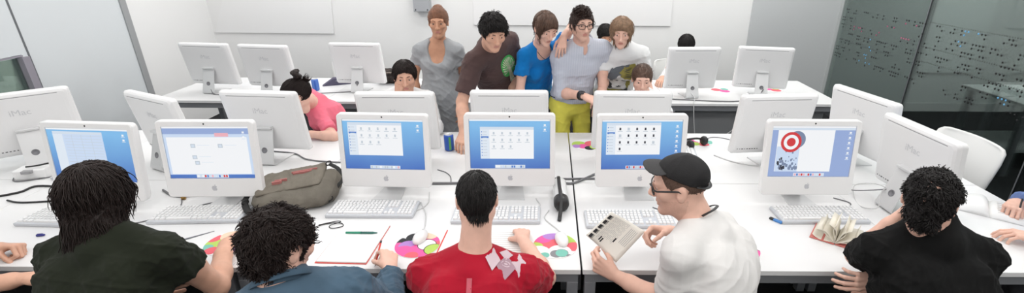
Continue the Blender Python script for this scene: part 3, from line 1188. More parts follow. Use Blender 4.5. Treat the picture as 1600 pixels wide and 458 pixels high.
# glass partition with dots
gl = empty('glass_wall', (XG, YB, 0))
gl['kind'] = 'structure'
for (a, b) in ((6.28, 4.855), (4.845, 3.42), (3.41, 1.99), (1.98, 0.5), (0.49, -0.9)):
    MB().box((0, (a + b) / 2 - YB, ZC / 2), (0.010, a - b, ZC)).build('pane', M_GLASS, gl)
for y in (4.85, 3.415, 1.985, 0.495):
    MB().box((0, y - YB, ZC / 2), (0.014, 0.010, ZC)).build('joint', M_STRIPDARK, gl)
MB().box((-0.02, -0.012, ZC / 2), (0.05, 0.024, ZC)).build('end_profile', mat('profile_grey', srgb(205, 208, 208), 0.4, metal=0.2), gl)
MB().box((0, -3.6, 0.03), (0.03, 7.2, 0.06)).build('floor_rail', M_STEELDARK, gl)
rg = random.Random(5)
dots = {'black': [], 'pink': [], 'blue': []}
PINK = [(5.32, 1.209, 0.20, 0.11), (5.88, 1.23, 0.10, 0.10), (5.04, 1.27, 0.12, 0.08)]
BLUE = [(5.54, 1.06, 0.06, 0.10), (5.61, 0.89, 0.10, 0.09), (4.31, 1.335, 0.13, 0.05), (4.37, 1.2, 0.05, 0.10), (3.79, 0.87, 0.07, 0.09)]


def dot(y, z):
    for (a, b, c, d) in PINK:
        if abs(y - a) < c and abs(z - b) < d and rg.random() < 0.75:
            return dots['pink'].append((y, z))
    for (a, b, c, d) in BLUE:
        if abs(y - a) < c and abs(z - b) < d and rg.random() < 0.85:
            return dots['blue'].append((y, z))
    dots['black'].append((y, z))


row = 0
z = 1.375
while z > 0.775:
    y = 6.22
    while y > 1.6:
        run = rg.randint(2, 5)
        if rg.random() < 0.82:
            for k in range(run):
                for h in range(2):
                    if rg.random() < (0.74 if h == 0 else 0.5):
                        dot(y - k * 0.036, z - h * 0.034)
        y -= run * 0.036 + rg.choice((0.05, 0.07, 0.12))
    z -= 0.034 * 2 + (0.018 if row % 2 else 0.03)
    row += 1
for z in (1.398, 1.16, 1.02):
    for i in range(60):
        y = 4.80 - i * 0.024
        dots['black'].append((y, z, 0.0035))
for i in range(40):
    dots['black'].append((6.1 - i * 0.024, 0.99, 0.0035))
Rx = frame(V(0, 1, 0), V(0, 0, 1), V(1, 0, 0))
for nm, col in (('black', (0.010, 0.010, 0.011)), ('pink', srgb(196, 96, 130)), ('blue', srgb(110, 175, 220))):
    mb = MB()
    for d in dots[nm]:
        r = d[2] if len(d) > 2 else 0.0095
        mb.lathe([(r, 0), (r * 0.9, 0.0016), (0, 0.0018)], 8, (-0.0068, d[0] - YB, d[1]), frame(V(0, 1, 0), V(0, 0, -1), V(-1, 0, 0)), 0)
    o = mb.build('dot_pattern', mat(nm + '_vinyl', col, 0.5), gl)
    o['label'] = nm + ' vinyl dots'
# a table and wire chair in the dim room beyond the glass
t = empty('side_table', (5.05, 4.55, 0), 0.0, 'pale table standing in the dim room behind the dotted glass', 'table')
MB().box((0, 0, 0.725), (1.35, 0.75, 0.03), bev=0.004).build('table_top', mat('dull_white_top', (0.5, 0.52, 0.52), 0.4), t)
for x in (-0.6, 0.6):
    for y in (-0.32, 0.32):
        MB().box((x, y, 0.355), (0.05, 0.05, 0.71)).build('leg', M_STEEL, t)
MB().box((0, 0, 0.24), (1.2, 0.55, 0.03)).build('shelf', mat('dull_white_top', (0.5, 0.52, 0.52), 0.4), t)
c = empty('wire_chair', (4.75, 3.75, 0), 0.5, 'thin black wire chair in the dark behind the dotted glass', 'chair')
m = MB()
for x in np.linspace(-0.2, 0.2, 7):
    m.tube(spline([V(x, -0.2, 0.45), V(x, 0.18, 0.43), V(x, 0.25, 0.6), V(x, 0.27, 0.82)], 4), 0.004, 6)
for (y, zz) in ((-0.2, 0.45), (0.0, 0.44), (0.25, 0.6), (0.27, 0.82)):
    m.tube([V(-0.21, y, zz), V(0.21, y, zz)], 0.006, 6)
m.build('wire_shell', M_STEELDARK, c)
for x in (-1, 1):
    for y in (-1, 1):
        MB().tube([V(x * 0.17, y * 0.15, 0.44), V(x * 0.22, y * 0.22, 0.0)], 0.009, 8).build('leg', M_STEELDARK, c)
struct('wall_near', MB().box(((XL + XG) / 2, -1.65, ZC / 2), (XG - XL, 0.1, ZC)), M_WALL)
# ceiling lamps and added fill lamps
for i, (x, y) in enumerate([(5.4, 5.0), (5.4, 2.6)]):  # unseen pair, added to brighten the room behind the glass
    lamp = empty('corridor_fill_lamp', (x, y, ZC), 0, 'added ceiling lamp brightening the dim room beyond the glass, ' + ('near its end wall' if i == 0 else 'towards the viewer'), 'lamp')
    MB().box((0, 0, -0.02), (0.7, 0.7, 0.04)).build('housing', M_WHITE, lamp)
    li = bpy.data.lights.new('tube_light', 'AREA')
    li.shape = 'RECTANGLE'
    li.size, li.size_y = 0.64, 0.64
    li.energy = 105.0
    li.color = (0.95, 1.0, 0.98)
    lo_ = bpy.data.objects.new('tube_light', li)
    COL.objects.link(lo_)
    lo_.parent = lamp
    lo_.location = (0, 0, -0.045)
for i, (x, y) in enumerate([(-3.0, 1.2), (-1.0, 1.2), (1.0, 1.2), (2.9, 1.2), (-3.0, 3.4), (-1.0, 3.4), (1.0, 3.4), (2.9, 3.4), (-3.0, 5.4), (-1.0, 5.4), (1.0, 5.4), (2.9, 5.4), (-3.0, -0.8), (-1.0, -0.8), (1.0, -0.8), (2.9, -0.8)]):  # last row, behind the camera, is added as frontal fill
    lamp = empty('ceiling_and_fill_lamp', (x, y, ZC), 0, 'square white ceiling lamp panel of the desk rows and the added fill row', 'lamp', 'ceiling lamps')
    MB().box((0, 0, -0.02), (1.3, 1.0, 0.04)).build('housing', M_WHITE, lamp)
    li = bpy.data.lights.new('tube_light', 'AREA')
    li.shape = 'RECTANGLE'
    li.size, li.size_y = 1.24, 0.94
    li.energy = LAMP_W * (1.35 if y > 5 else 1.0)
    li.color = (1.0, 0.985, 0.97)
    lo_ = bpy.data.objects.new('tube_light', li)
    COL.objects.link(lo_)
    lo_.parent = lamp
    lo_.location = (0, 0, -0.045)
SCREEN_E = 0.95
# ------------------------------------------------------------ desks
ZD = 0.74


def desk(x0, x1, y0, y1, label, group, panel=False, drop=0.0):
    cx, cy = (x0 + x1) / 2, (y0 + y1) / 2
    w, d = x1 - x0, y1 - y0
    t = empty('desk', (cx, cy, 0), 0, label, 'desk', group)
    mb = MB().box((0, 0, ZD - 0.0125), (w, d, 0.025), bev=0.002)
    mb.build('desk_top', M_DESK, t)
    mb = MB()
    for s in (-1, 1):
        mb.box((0, s * (d / 2 - 0.035), ZD - 0.05), (w - 0.02, 0.04, 0.05))
        mb.box((s * (w / 2 - 0.035), 0, ZD - 0.05), (0.04, d - 0.08, 0.05))
    mb.build('frame', M_STEEL, t)
    for sx in (-1, 1):
        for sy in (-1, 1):
            MB().box((sx * (w / 2 - 0.035), sy * (d / 2 - 0.035), (ZD - 0.075) / 2), (0.05, 0.05, ZD - 0.075), bev=0.003).build('leg', M_STEEL, t)
    if panel:
        MB().box((0, -d / 2 + 0.16, 0.42), (w - 0.14, 0.018, 0.5)).build('modesty_panel', mat('mid_grey_panel', srgb(150, 152, 154), 0.5), t)
    return t


XS = [-4.39, -2.9015, -1.3785, 0.142]
Y0, Y1, Y2 = 1.695, 2.536, 3.386
fr_lab = ['white desk in the front row, at the far left under the cables and connectors', 'white desk in the front row, in front of the long-haired person in dark green',
          'white desk in the front row, under the notebook with the green pen']
md_lab = ['white desk in the middle row, at the far left corner under the turned monitors', 'white desk in the middle row, where the woman in pink leans',
          'white desk in the middle row, carrying the blue drink can']
for i in range(3):
    desk(XS[i] + 0.0015, XS[i + 1] - 0.0015, Y0, Y1 - 0.003, fr_lab[i], 'front row desks')
    desk(XS[i] + 0.0015, XS[i + 1] - 0.0015, Y1 + 0.001, Y2, md_lab[i], 'middle row desks')
desk(0.149, 1.655, Y0, Y1 - 0.003, 'white desk in the front row where the man in the cap sits', 'front row desks')
desk(1.657, 2.552, Y0, Y1 - 0.003, 'white desk in the front row, at the right end by the open white book', 'front row desks')
desk(0.149, 1.655, Y1 + 0.001, Y2, 'white desk in the middle row, behind the man in the cap, with the dark headset', 'middle row desks')
desk(1.657, 2.552, Y1 + 0.001, Y2, 'white desk in the middle row, at the right end under a turned monitor', 'middle row desks')
bk = [(-3.655, -2.07, 'white desk in the back row, at the left end under two monitors'), (-2.067, -0.49, 'white desk in the back row, behind the man resting his face on his hand'),
      (-0.487, 1.1, 'white desk in the back row, hidden behind the standing students'), (1.103, 2.69, 'white desk in the back row, at the right end under two monitors')]
for i, (a, b, l) in enumerate(bk):
    desk(a, b, 4.165, 5.03, l, 'back row desks', panel=(i == 3))

# ------------------------------------------------------------ computers
SW, SH = 0.433, 0.271


def rrect(w, h, r, n=6):
    out = []
    for (sx, sz, a0) in ((1, 1, 0), (-1, 1, PI / 2), (-1, -1, PI), (1, -1, 1.5 * PI)):
        for k in range(n + 1):
            a = a0 + PI / 2 * k / n
            out.append((sx * (w / 2 - r) + r * math.cos(a), sz * (h / 2 - r) + r * math.sin(a)))
    return out


def chassis_mesh():
    W_, H_ = 0.493, 0.404
    cz = 0.27
    layers = [(0.000, 0.004, 0.018), (0.004, 0.0, 0.020), (0.030, 0.0, 0.020), (0.036, 0.003, 0.020), (0.046, 0.010, 0.022), (0.052, 0.022, 0.024), (0.054, 0.04, 0.024)]
    loops = []
    mb = MB()
    vs, fs, ms = [], [], []
    for (y, ins, r) in layers:
        loops.append([(x, y, cz + z) for x, z in rrect(W_ - 2 * ins, H_ - 2 * ins, r)])
    n = len(loops[0])
    # screen opening in the front face
    sc = [(x, 0.0, 0.3065 + z) for x, z in rrect(SW + 0.004, SH + 0.004, 0.002)]
    sci = [(x, 0.004, 0.3065 + z) for x, z in rrect(SW + 0.003, SH + 0.003, 0.002)]
    allL = [sci, sc] + loops
    for L in allL:
        vs += L
    for i in range(len(allL) - 1):
        for k in range(n):
            fs.append((i * n + k, i * n + (k + 1) % n, (i + 1) * n + (k + 1) % n, (i + 1) * n + k))
            ms.append(0 if i < 4 else 1)
    fs.append(tuple((len(allL) - 1) * n + k for k in range(n)))
    ms.append(1)
    me = bpy.data.meshes.new('chassis')
    me.from_pydata(vs, [], fs)
    bm = bmesh.new()
    bm.from_mesh(me)
    bmesh.ops.recalc_face_normals(bm, faces=bm.faces)
    bm.to_mesh(me)
    bm.free()
    me.polygons.foreach_set('material_index', ms)
    return me


CHASSIS = chassis_mesh()
for m in (M_WHITE, M_REAR):
    CHASSIS.materials.append(m)


def apple(s):
    """a bitten apple with a leaf: two outlines in the plane"""
    body = [(0, 0.33), (0.10, 0.37), (0.25, 0.38), (0.36, 0.32), (0.42, 0.25), (0.33, 0.15), (0.31, 0.02), (0.36, -0.10), (0.45, -0.16),
            (0.38, -0.32), (0.26, -0.46), (0.15, -0.48), (0.0, -0.44), (-0.14, -0.48), (-0.26, -0.45), (-0.38, -0.30), (-0.45, -0.10), (-0.45, 0.10),
            (-0.38, 0.28), (-0.26, 0.37), (-0.12, 0.37)]
    leaf = [(0.0, 0.42), (0.04, 0.54), (0.14, 0.64), (0.20, 0.65), (0.19, 0.54), (0.11, 0.45)]
    return [[(x * s, y * s) for x, y in o] for o in (body, leaf)]


def em(name, r, g, b, k=None):
    return mat(name, srgb(r, g, b), emit=SCREEN_E if k is None else k)


def desk_blue():
    if 'desktop_blue' in MATS:
        return MATS['desktop_blue']
    m = em('desktop_blue', 90, 150, 215)
    nt = m.node_tree
    b = nt.nodes['Principled BSDF']
    tc = nt.nodes.new('ShaderNodeTexCoord')
    sp = nt.nodes.new('ShaderNodeSeparateXYZ')
    nt.links.new(tc.outputs['Object'], sp.inputs[0])
    wv = nt.nodes.new('ShaderNodeTexNoise')
    wv.inputs['Scale'].default_value = 4
    nt.links.new(tc.outputs['Object'], wv.inputs['Vector'])
    ma = nt.nodes.new('ShaderNodeMath')
    ma.operation = 'MULTIPLY_ADD'
    ma.inputs[1].default_value = 3.4
    ma.inputs[2].default_value = -0.62
    nt.links.new(sp.outputs['Z'], ma.inputs[0])
    ad = nt.nodes.new('ShaderNodeMath')
    ad.operation = 'MULTIPLY_ADD'
    ad.inputs[1].default_value = 0.35
    nt.links.new(wv.outputs['Fac'], ad.inputs[0])
    nt.links.new(ma.outputs[0], ad.inputs[2])
    r = nt.nodes.new('ShaderNodeValToRGB')
    r.color_ramp.elements[0].position = 0.1
    r.color_ramp.elements[0].color = srgb(62, 108, 192) + (1,)
    r.color_ramp.elements[1].position = 0.95
    r.color_ramp.elements[1].color = srgb(128, 190, 238) + (1,)
    nt.links.new(ad.outputs[0], r.inputs['Fac'])
    nt.links.new(r.outputs['Color'], b.inputs['Emission Color'])
    return m


def screen(kind):
    mb = MB()
    mats = [desk_blue(), em('ui_white', 247, 249, 252), em('ui_bar', 214, 226, 240), em('ui_side', 226, 236, 247), em('ui_icon', 196, 206, 216), em('ui_dark', 40, 44, 60),
            em('ui_blue', 76, 128, 205), em('ui_pink', 240, 178, 190), em('ui_pale', 205, 222, 246), em('ui_red', 212, 45, 52), em('ui_lav', 150, 172, 218), em('ui_grey', 120, 135, 165)]
    lay = [0]

    def q(u0, u1, v0, v1, m):
        lay[0] += 1
        y = 0.0036 - 0.00005 * lay[0]
        X = lambda u: (u - 0.5) * SW
        Z = lambda v: 0.3065 + (0.5 - v) * SH
        mb.poly([(X(u0), y, Z(v0)), (X(u1), y, Z(v0)), (X(u1), y, Z(v1)), (X(u0), y, Z(v1))], m)

    def ring(cu, cv, r, m):
        lay[0] += 1
        y = 0.0036 - 0.00005 * lay[0]
        mb.poly([((cu - 0.5) * SW + r * SH * math.cos(a), y, 0.3065 + (0.5 - cv) * SH + r * SH * math.sin(a)) for a in np.linspace(0, 2 * PI, 28, endpoint=False)], m)
    rg = random.Random(kind)
    base = 10 if kind == 'collage' else 0
    q(0, 1, 0, 1, base)
    q(0, 1, 0, 0.03, 1)
    if kind in ('files', 'files_small', 'files_dark'):
        u0, u1, v0, v1 = {'files': (0.06, 0.735, 0.055, 0.72), 'files_small': (0.13, 0.80, 0.15, 0.80), 'files_dark': (0.055, 0.735, 0.05, 0.70)}[kind]
        q(u0, u1, v0, v1, 1)
        q(u0, u1, v0, v0 + 0.055, 2)
        q(u0, u0 + 0.115, v0 + 0.055, v1, 3)
        q(u0 + 0.01, u0 + 0.105, v0 + 0.19, v0 + 0.225, 6)
        for j in range(9):
            q(u0 + 0.015, u0 + 0.025, v0 + 0.09 + j * 0.06, v0 + 0.11 + j * 0.06, 6)
            q(u0 + 0.035, u0 + 0.085, v0 + 0.095 + j * 0.06, v0 + 0.105 + j * 0.06, 4)
        ic = 5 if kind == 'files_dark' else 4
        for r in range(4 if kind == 'files_dark' else 3):
            for c in range(5):
                if (r == 2 and c > 2 and kind != 'files_dark') or (r == 3 and c > 0):
                    continue
                a, b = u0 + 0.155 + c * 0.105, v0 + 0.10 + r * 0.135
                if kind == 'files_dark' and rg.random() < 0.35:
                    q(a, a + 0.03, b, b + 0.055, 4)
                else:
                    q(a + 0.004, a + 0.026, b, b + 0.05, ic)
                q(a - 0.015, a + 0.045, b + 0.068, b + 0.078, 4)
    elif kind == 'list':
        q(0.07, 0.68, 0.06, 0.88, 8)
        q(0.07, 0.68, 0.06, 0.11, 2)
        q(0.07, 0.19, 0.11, 0.88, 3)
        for j in range(13):
            q(0.21, 0.66, 0.14 + j * 0.055, 0.145 + j * 0.055, 4)
        for u in (0.30, 0.42, 0.54):
            q(u, u + 0.004, 0.12, 0.86, 4)
    elif kind == 'web':
        q(0, 1, 0.03, 0.93, 8)
        q(0, 1, 0.03, 0.14, 10)
        q(0.03, 0.97, 0.20, 0.92, 1)
        q(0.60, 0.76, 0.12, 0.19, 7)
        for (u, v) in ((0.30, 0.33), (0.62, 0.33), (0.30, 0.55), (0.32, 0.66)):
            q(u, u + 0.055, v, v + 0.075, 4)
            q(u + 0.01, u + 0.045, v + 0.015, v + 0.06, 2)
            q(u + 0.08, u + 0.22, v + 0.02, v + 0.03, 3)
    elif kind == 'collage':
        q(0.0, 1.0, 0.03, 0.075, 2)
        q(0.07, 0.755, 0.075, 0.90, 1)
        q(0.075, 0.35, 0.40, 0.90, 8)
        for j in range(46):
            u, v = rg.uniform(0.075, 0.34), 0.88 - abs(rg.gauss(0, 0.14))
            w = rg.uniform(0.008, 0.03)
            if v > 0.42:
                q(u, u + w, v - w * 1.8, v + 0.01, 5 if rg.random() < 0.55 and u < 0.19 else 11)
        ring(0.30, 0.26, 0.17, 11)
        ring(0.235, 0.31, 0.20, 9)
        ring(0.235, 0.31, 0.145, 1)
        ring(0.235, 0.31, 0.085, 9)
    # dock
    q(0.31, 0.69, 0.925, 0.99, 3)
    for j in range(13):
        q(0.32 + j * 0.028, 0.342 + j * 0.028, 0.935, 0.98, rg.choice([7, 2, 1, 6, 4, 9, 8, 2]))
    for (v) in ((0.10, 0.2, 0.3, 0.4, 0.5, 0.6) if kind in ('files_dark', 'collage') else (0.09, 0.18)):
        q(0.925, 0.95, v, v + 0.035, 1)
        q(0.915, 0.96, v + 0.045, v + 0.055, 2)
    return mb.mesh('screen'), mats


TILT = math.radians(8)
SHEAR = math.tan(TILT)


def tilted(me):
    n = len(me.vertices)
    co = np.empty(n * 3, np.float32)
    me.vertices.foreach_get('co', co)
    co = co.reshape(-1, 3)
    co[:, 1] += (co[:, 2] - 0.068) * SHEAR
    me.vertices.foreach_set('co', co.ravel())
    me.update()
    return me


tilted(CHASSIS)


def extra(mb, name, mats, parent):
    me = mb.mesh(name)
    tilted(me)
    return link_mesh(name, me, mats, parent)


_SCR = {}


def computer(x, y, yaw, kind, label, group):
    t = empty('desktop_computer', (x, y, ZD), yaw, label, 'computer', group)
    ch = bpy.data.objects.new('chassis', CHASSIS)
    COL.objects.link(ch)
    ch.parent = t
    if kind not in _SCR:
        me, mats = screen(kind)
        tilted(me)
        for m in mats:
            me.materials.append(m)
        _SCR[kind] = me
    so = bpy.data.objects.new('screen', _SCR[kind])
    COL.objects.link(so)
    so.parent = t
    # camera dot and front logo
    if 'cam' not in _SCR:
        mb = MB().lathe([(0.0045, 0), (0.004, 0.0008), (0, 0.001)], 12, (0, 0.0, 0.457), frame(V(1, 0, 0), V(0, 0, 1), V(0, -1, 0)))
        _SCR['cam'] = tilted(mb.mesh('camera_lens'))
        _SCR['cam'].materials.append(M_BLACK)
        mb = MB()
        for o in apple(0.030):
            mb.prism([(a, -0.0008, 0.118 + b) for a, b in o], (0, 0.0012, 0))
        _SCR['logo'] = tilted(mb.mesh('front_emblem'))
        _SCR['logo'].materials.append(mat('emblem_grey', srgb(186, 187, 192), 0.35))
        mb = MB()
        vs, fs = text_mesh('iMac', 0.052)
        mb.add([(-p[0], 0.0548, 0.345 + p[1]) for p in vs], [f[::-1] for f in fs])
        _SCR['word'] = tilted(mb.mesh('rear_lettering'))
        _SCR['word'].materials.append(M_LOGO)
        mb = MB().box((0, 0.0515, 0.443), (0.38, 0.003, 0.0045))
        _SCR['slot'] = tilted(mb.mesh('vent_slot'))
        _SCR['slot'].materials.append(M_SLOT)
        mb = MB()
        for k, w in enumerate((0.004, 0.004, 0.012, 0.004, 0.008, 0.010, 0.009, 0.009, 0.006)):
            mb.box((0.21 - k * 0.0165, 0.0535, 0.108), (w, 0.003, 0.006))
        _SCR['ports'] = tilted(mb.mesh('port_row'))
        _SCR['ports'].materials.append(mat('port_dark', srgb(95, 95, 98), 0.5))
        # bent aluminium stand: foot plate + leaning leg
        mb = MB()
        prof = [(-0.035, 0.004), (0.060, 0.004), (0.130, 0.004), (0.150, 0.007), (0.158, 0.016), (0.154, 0.030), (0.136, 0.080), (0.110, 0.160), (0.092, 0.215), (0.085, 0.232)]
        hw = [0.080, 0.068, 0.062, 0.061, 0.060, 0.059, 0.057, 0.055, 0.054, 0.053]
        vs, fs = [], []
        N = len(prof)
        for i, (py, pz) in enumerate(prof):
            a = prof[max(i - 1, 0)]
            b = prof[min(i + 1, N - 1)]
            tx, tz = b[0] - a[0], b[1] - a[1]
            l = math.hypot(tx, tz)
            nx, nz = -tz / l, tx / l
            for sgn in (-1, 1):
                vs += [(sgn * hw[i], py + nx * 0.004, pz + nz * 0.004), (sgn * hw[i], py - nx * 0.004, pz - nz * 0.004)]
        for i in range(N - 1):
            a, b = i * 4, (i + 1) * 4
            fs += [(a, a + 2, b + 2, b), (a + 1, b + 1, b + 3, a + 3), (a, b, b + 1, a + 1), (a + 2, a + 3, b + 3, b + 2)]
        fs += [(0, 1, 3, 2), (4 * N - 4, 4 * N - 2, 4 * N - 1, 4 * N - 3)]
        mb.add(vs, fs)
        mb.box((0, 0.083, 0.236), (0.106, 0.05, 0.016), bev=0.004)
        me = mb.mesh('stand')
        bm = bmesh.new()
        bm.from_mesh(me)
        bmesh.ops.recalc_face_normals(bm, faces=bm.faces)
        bm.to_mesh(me)
        bm.free()
        me.materials.append(M_ALU)
        _SCR['stand'] = me
        ax = unit(V(0, 0.245, 0.71))
        mb = MB().lathe([(0.019, 0), (0.019, 0.0012), (0.014, 0.0014), (0.014, 0.0006), (0.0, 0.0006)], 20, (0, 0.1345, 0.098), frame(V(-1, 0, 0), unit(V(0, -0.30, 0.95)), unit(V(0, 0.95, 0.30))))
        _SCR['hole'] = mb.mesh('cable_hole')
        _SCR['hole'].materials.append(mat('hole_shade', srgb(120, 120, 124), 0.5))
    for nm, key in (('camera_lens', 'cam'), ('front_emblem', 'logo'), ('rear_lettering', 'word'), ('vent_slot', 'slot'), ('port_row', 'ports'), ('stand', 'stand')):
        o = bpy.data.objects.new(nm, _SCR[key])
        COL.objects.link(o)
        o.parent = t
        if nm == 'stand':
            h = bpy.data.objects.new('cable_hole', _SCR['hole'])
            COL.objects.link(h)
            h.parent = o
    return t


D = math.radians
G1 = 'white computers in the front row'
computer(-2.322, 2.165, D(-3.5), 'list', 'white all-in-one computer in the front row, screen partly behind the long dark hair', G1)
computer(-1.752, 2.205, D(1.2), 'web', 'white all-in-one computer with a pale web page, left of the grey bag', G1)
computer(-0.893, 2.330, D(-1.7), 'files', 'white all-in-one computer in the front row, right of the grey bag', G1)
computer(-0.213, 2.348, D(0.4), 'files_small', 'white all-in-one computer directly behind the head of the person in red', G1)
computer(0.503, 2.350, D(1.5), 'files_dark', 'white all-in-one computer behind the man in the cap, dark icons on its screen', G1)
computer(1.384, 2.268, D(0.3), 'collage', 'white all-in-one computer showing red target rings on its screen', G1)
G2 = 'white computers in the middle row'
computer(-3.30, 2.82, PI + D(42), 'files', 'white computer seen from behind at the far left edge of the photo', G2)
computer(-2.368, 2.805, PI + D(-25), 'files', 'white computer turned sideways, back to us, between the two left front screens', G2)
computer(-1.798, 2.905, PI + D(-4), 'files', 'white computer seen from behind, in front of the woman in pink', G2)
computer(-0.958, 2.900, PI + D(0.8), 'files', 'white computer seen from behind, below the man resting his face on his hand', G2)
computer(-0.253, 2.950, PI + D(0.3), 'files', 'white computer seen from behind, below the man in the brown t-shirt', G2)
computer(0.525, 2.945, PI, 'files', 'white computer seen from behind, below the seated girl by the yellow trousers', G2)
computer(1.414, 2.895, PI + D(5.2), 'files', 'white computer seen from behind, above the screen with the red rings', G2)
G3 = 'white computers on the right wing'
computer(2.045, 2.875, PI + D(-77), 'files', 'white computer turned to the right, rear one of the two by the glass wall', G3)
computer(1.955, 2.250, PI + D(-86), 'files', 'white computer turned to the right, stand and cables showing beside the person in black', G3)
G4 = 'white computers in the back row'
computer(-3.236, 4.53, PI + D(-6), 'files', 'white computer on the back desk, leftmost of the back row', G4)
computer(-2.642, 4.46, PI + D(-7), 'files', 'white computer on the back desk, second from the left, under the projected light patch', G4)
computer(-1.850, 4.59, PI + D(-2.5), 'files', 'white computer on the back desk, just left of the dark-haired seated man', G4)
computer(1.340, 4.47, PI + D(2.5), 'files', 'white computer on the back desk, hiding a person whose black hair shows above', G4)
computer(2.033, 4.50, PI + D(-11), 'files', 'white computer on the back desk, rightmost of the back row by the grey wall', G4)

# ------------------------------------------------------------ keyboards, mice, mouse pads
KB = {}


def keyboard(x, y, rz, label, group='white keyboards'):
    t = empty('keyboard', (x, y, ZD), rz, label, 'keyboard', group)
    if not KB:
        mb = MB().box((0, 0, 0.009), (0.452, 0.158, 0.018), bev=0.005)
        KB['tray'] = mb.mesh('tray')
        KB['tray'].materials.append(M_KEYBASE)
        mb = MB()

        def key(cx, cy, w, d):
            a, b = w / 2, d / 2
            vs = [(cx - a, cy - b, 0.017), (cx + a, cy - b, 0.017), (cx + a, cy + b, 0.017), (cx - a, cy + b, 0.017)]
            a -= 0.0018
            b -= 0.0018
            vs += [(cx - a, cy - b, 0.026), (cx + a, cy - b, 0.026), (cx + a, cy + b, 0.026), (cx - a, cy + b, 0.026)]
            mb.add(vs, [(4, 5, 6, 7), (0, 1, 5, 4), (1, 2, 6, 5), (2, 3, 7, 6), (3, 0, 4, 7)])
        p = 0.0192
        for r in range(6):
            yy = 0.062 - r * 0.0232
            x0 = -0.216
            if r == 5:
                for (a, w) in ((0.0, 1.3), (1.4, 1.1), (2.6, 1.4), (4.1, 6.4), (10.6, 1.4), (12.1, 1.1), (13.3, 1.3)):
                    key(x0 + (a + w / 2) * p, yy, w * p - 0.003, 0.0205)
            else:
                n = 15 if r < 2 else 14
                tot = 14.6 * p
                w = tot / n
                for k in range(n):
                    key(x0 + (k + 0.5) * w, yy, w - 0.003, 0.0205)
            for k in range(3):
                if r in (3,) or (r == 4 and k != 1):
                    continue
                key(x0 + (15.05 + k) * p + 0.008, yy, p - 0.003, 0.0205)
            for k in range(4):
                key(x0 + (18.35 + k) * p + 0.012, yy, p - 0.003, 0.0205)
        KB['keys'] = mb.mesh('keys')
        KB['keys'].materials.append(M_KEY)
    for nm in ('tray', 'keys'):
        o = bpy.data.objects.new(nm, KB[nm])
        COL.objects.link(o)
        o.parent = t
    return t


keyboard(-2.42, 2.085, D(-2), 'white keyboard at the left, mostly behind the long-haired person in dark green')
keyboard(-1.79, 2.125, D(2.5), 'white keyboard under the screen with the pale web page')
keyboard(-0.925, 2.19, D(0.3), 'white keyboard in front of the monitor right of the grey bag')
keyboard(-0.27, 2.14, D(0.3), 'white keyboard behind the head of the person in red')
keyboard(0.412, 2.105, D(0.5), 'white keyboard behind the paper held by the man in the cap')
keyboard(1.412, 2.16, D(0.8), 'white keyboard below the screen with the red rings')
keyboard(0.93, 3.02, D(82), 'white keyboard pushed aside on the middle desk beside the dark headset')

MOUSE = {}


def mouse(x, y, rz, label):
    t = empty('computer_mouse', (x, y, ZD + 0.0025), rz, label, 'mouse', 'white mice')
    if not MOUSE:
        sd = SDF(V(-0.05, -0.075, -0.01), V(0.05, 0.075, 0.06), 0.003)
        sd.ell((0, 0, 0.008), (0.031, 0.058, 0.026))
        sd.half(V(0, 0, 0.0), V(0, 0, -1))
        P, Q = sd.nets()
        MOUSE['b'] = np_mesh('mouse_body', P, Q)
        MOUSE['b'].materials.append(M_WHITE)
        mb = MB().lathe([(0.004, 0), (0.003, 0.002), (0, 0.0026)], 10, (0, 0.036, 0.0275))
        MOUSE['s'] = mb.mesh('scroll_ball')
        MOUSE['s'].materials.append(M_SLOT)
    for nm, k in (('mouse_body', 'b'), ('scroll_ball', 's')):
        o = bpy.data.objects.new(nm, MOUSE[k])
        COL.objects.link(o)
        o.parent = t
    return t


mouse(-0.612, 1.925, D(-8), 'white mouse on the round coloured pad left of the person in red')
mouse(0.062, 1.915, D(12), 'white mouse on the round coloured pad right of the person in red')
PADC = [mat('pad_' + n, c, 0.7) for n, c in (('white', (0.82, 0.82, 0.82)), ('pink', srgb(228, 92, 160)), ('coral', srgb(226, 100, 112)), ('lime', srgb(176, 206, 96)), ('violet', srgb(176, 130, 200)),
                                             ('teal', srgb(120, 188, 172)), ('black', srgb(45, 45, 48)), ('sand', srgb(228, 206, 180)), ('grey', srgb(130, 130, 134)))]


def pad(x, y, rz, blobs, label, r=0.105):
    mb = MB().lathe([(r, 0.0), (r, 0.0018), (0.0, 0.0018)], 40, (0, 0, 0), None, 0, False)
    for i, (cx, cy, br, m) in enumerate(blobs):
        pts = []
        for k in range(22):
            a = 2 * PI * k / 22
            p = V(cx + br * math.cos(a), cy + br * math.sin(a))
            l = np.linalg.norm(p)
            if l > 0.98:
                p = p / l * 0.98
            pts.append((p[0] * r, p[1] * r, 0.0019 + i * 0.00006))
        mb.poly(pts, m)
    o = mb.build('mouse_pad', PADC, None, (x, y, ZD), rz)
    return tag(o, label, 'mouse pad', 'round mouse pads')


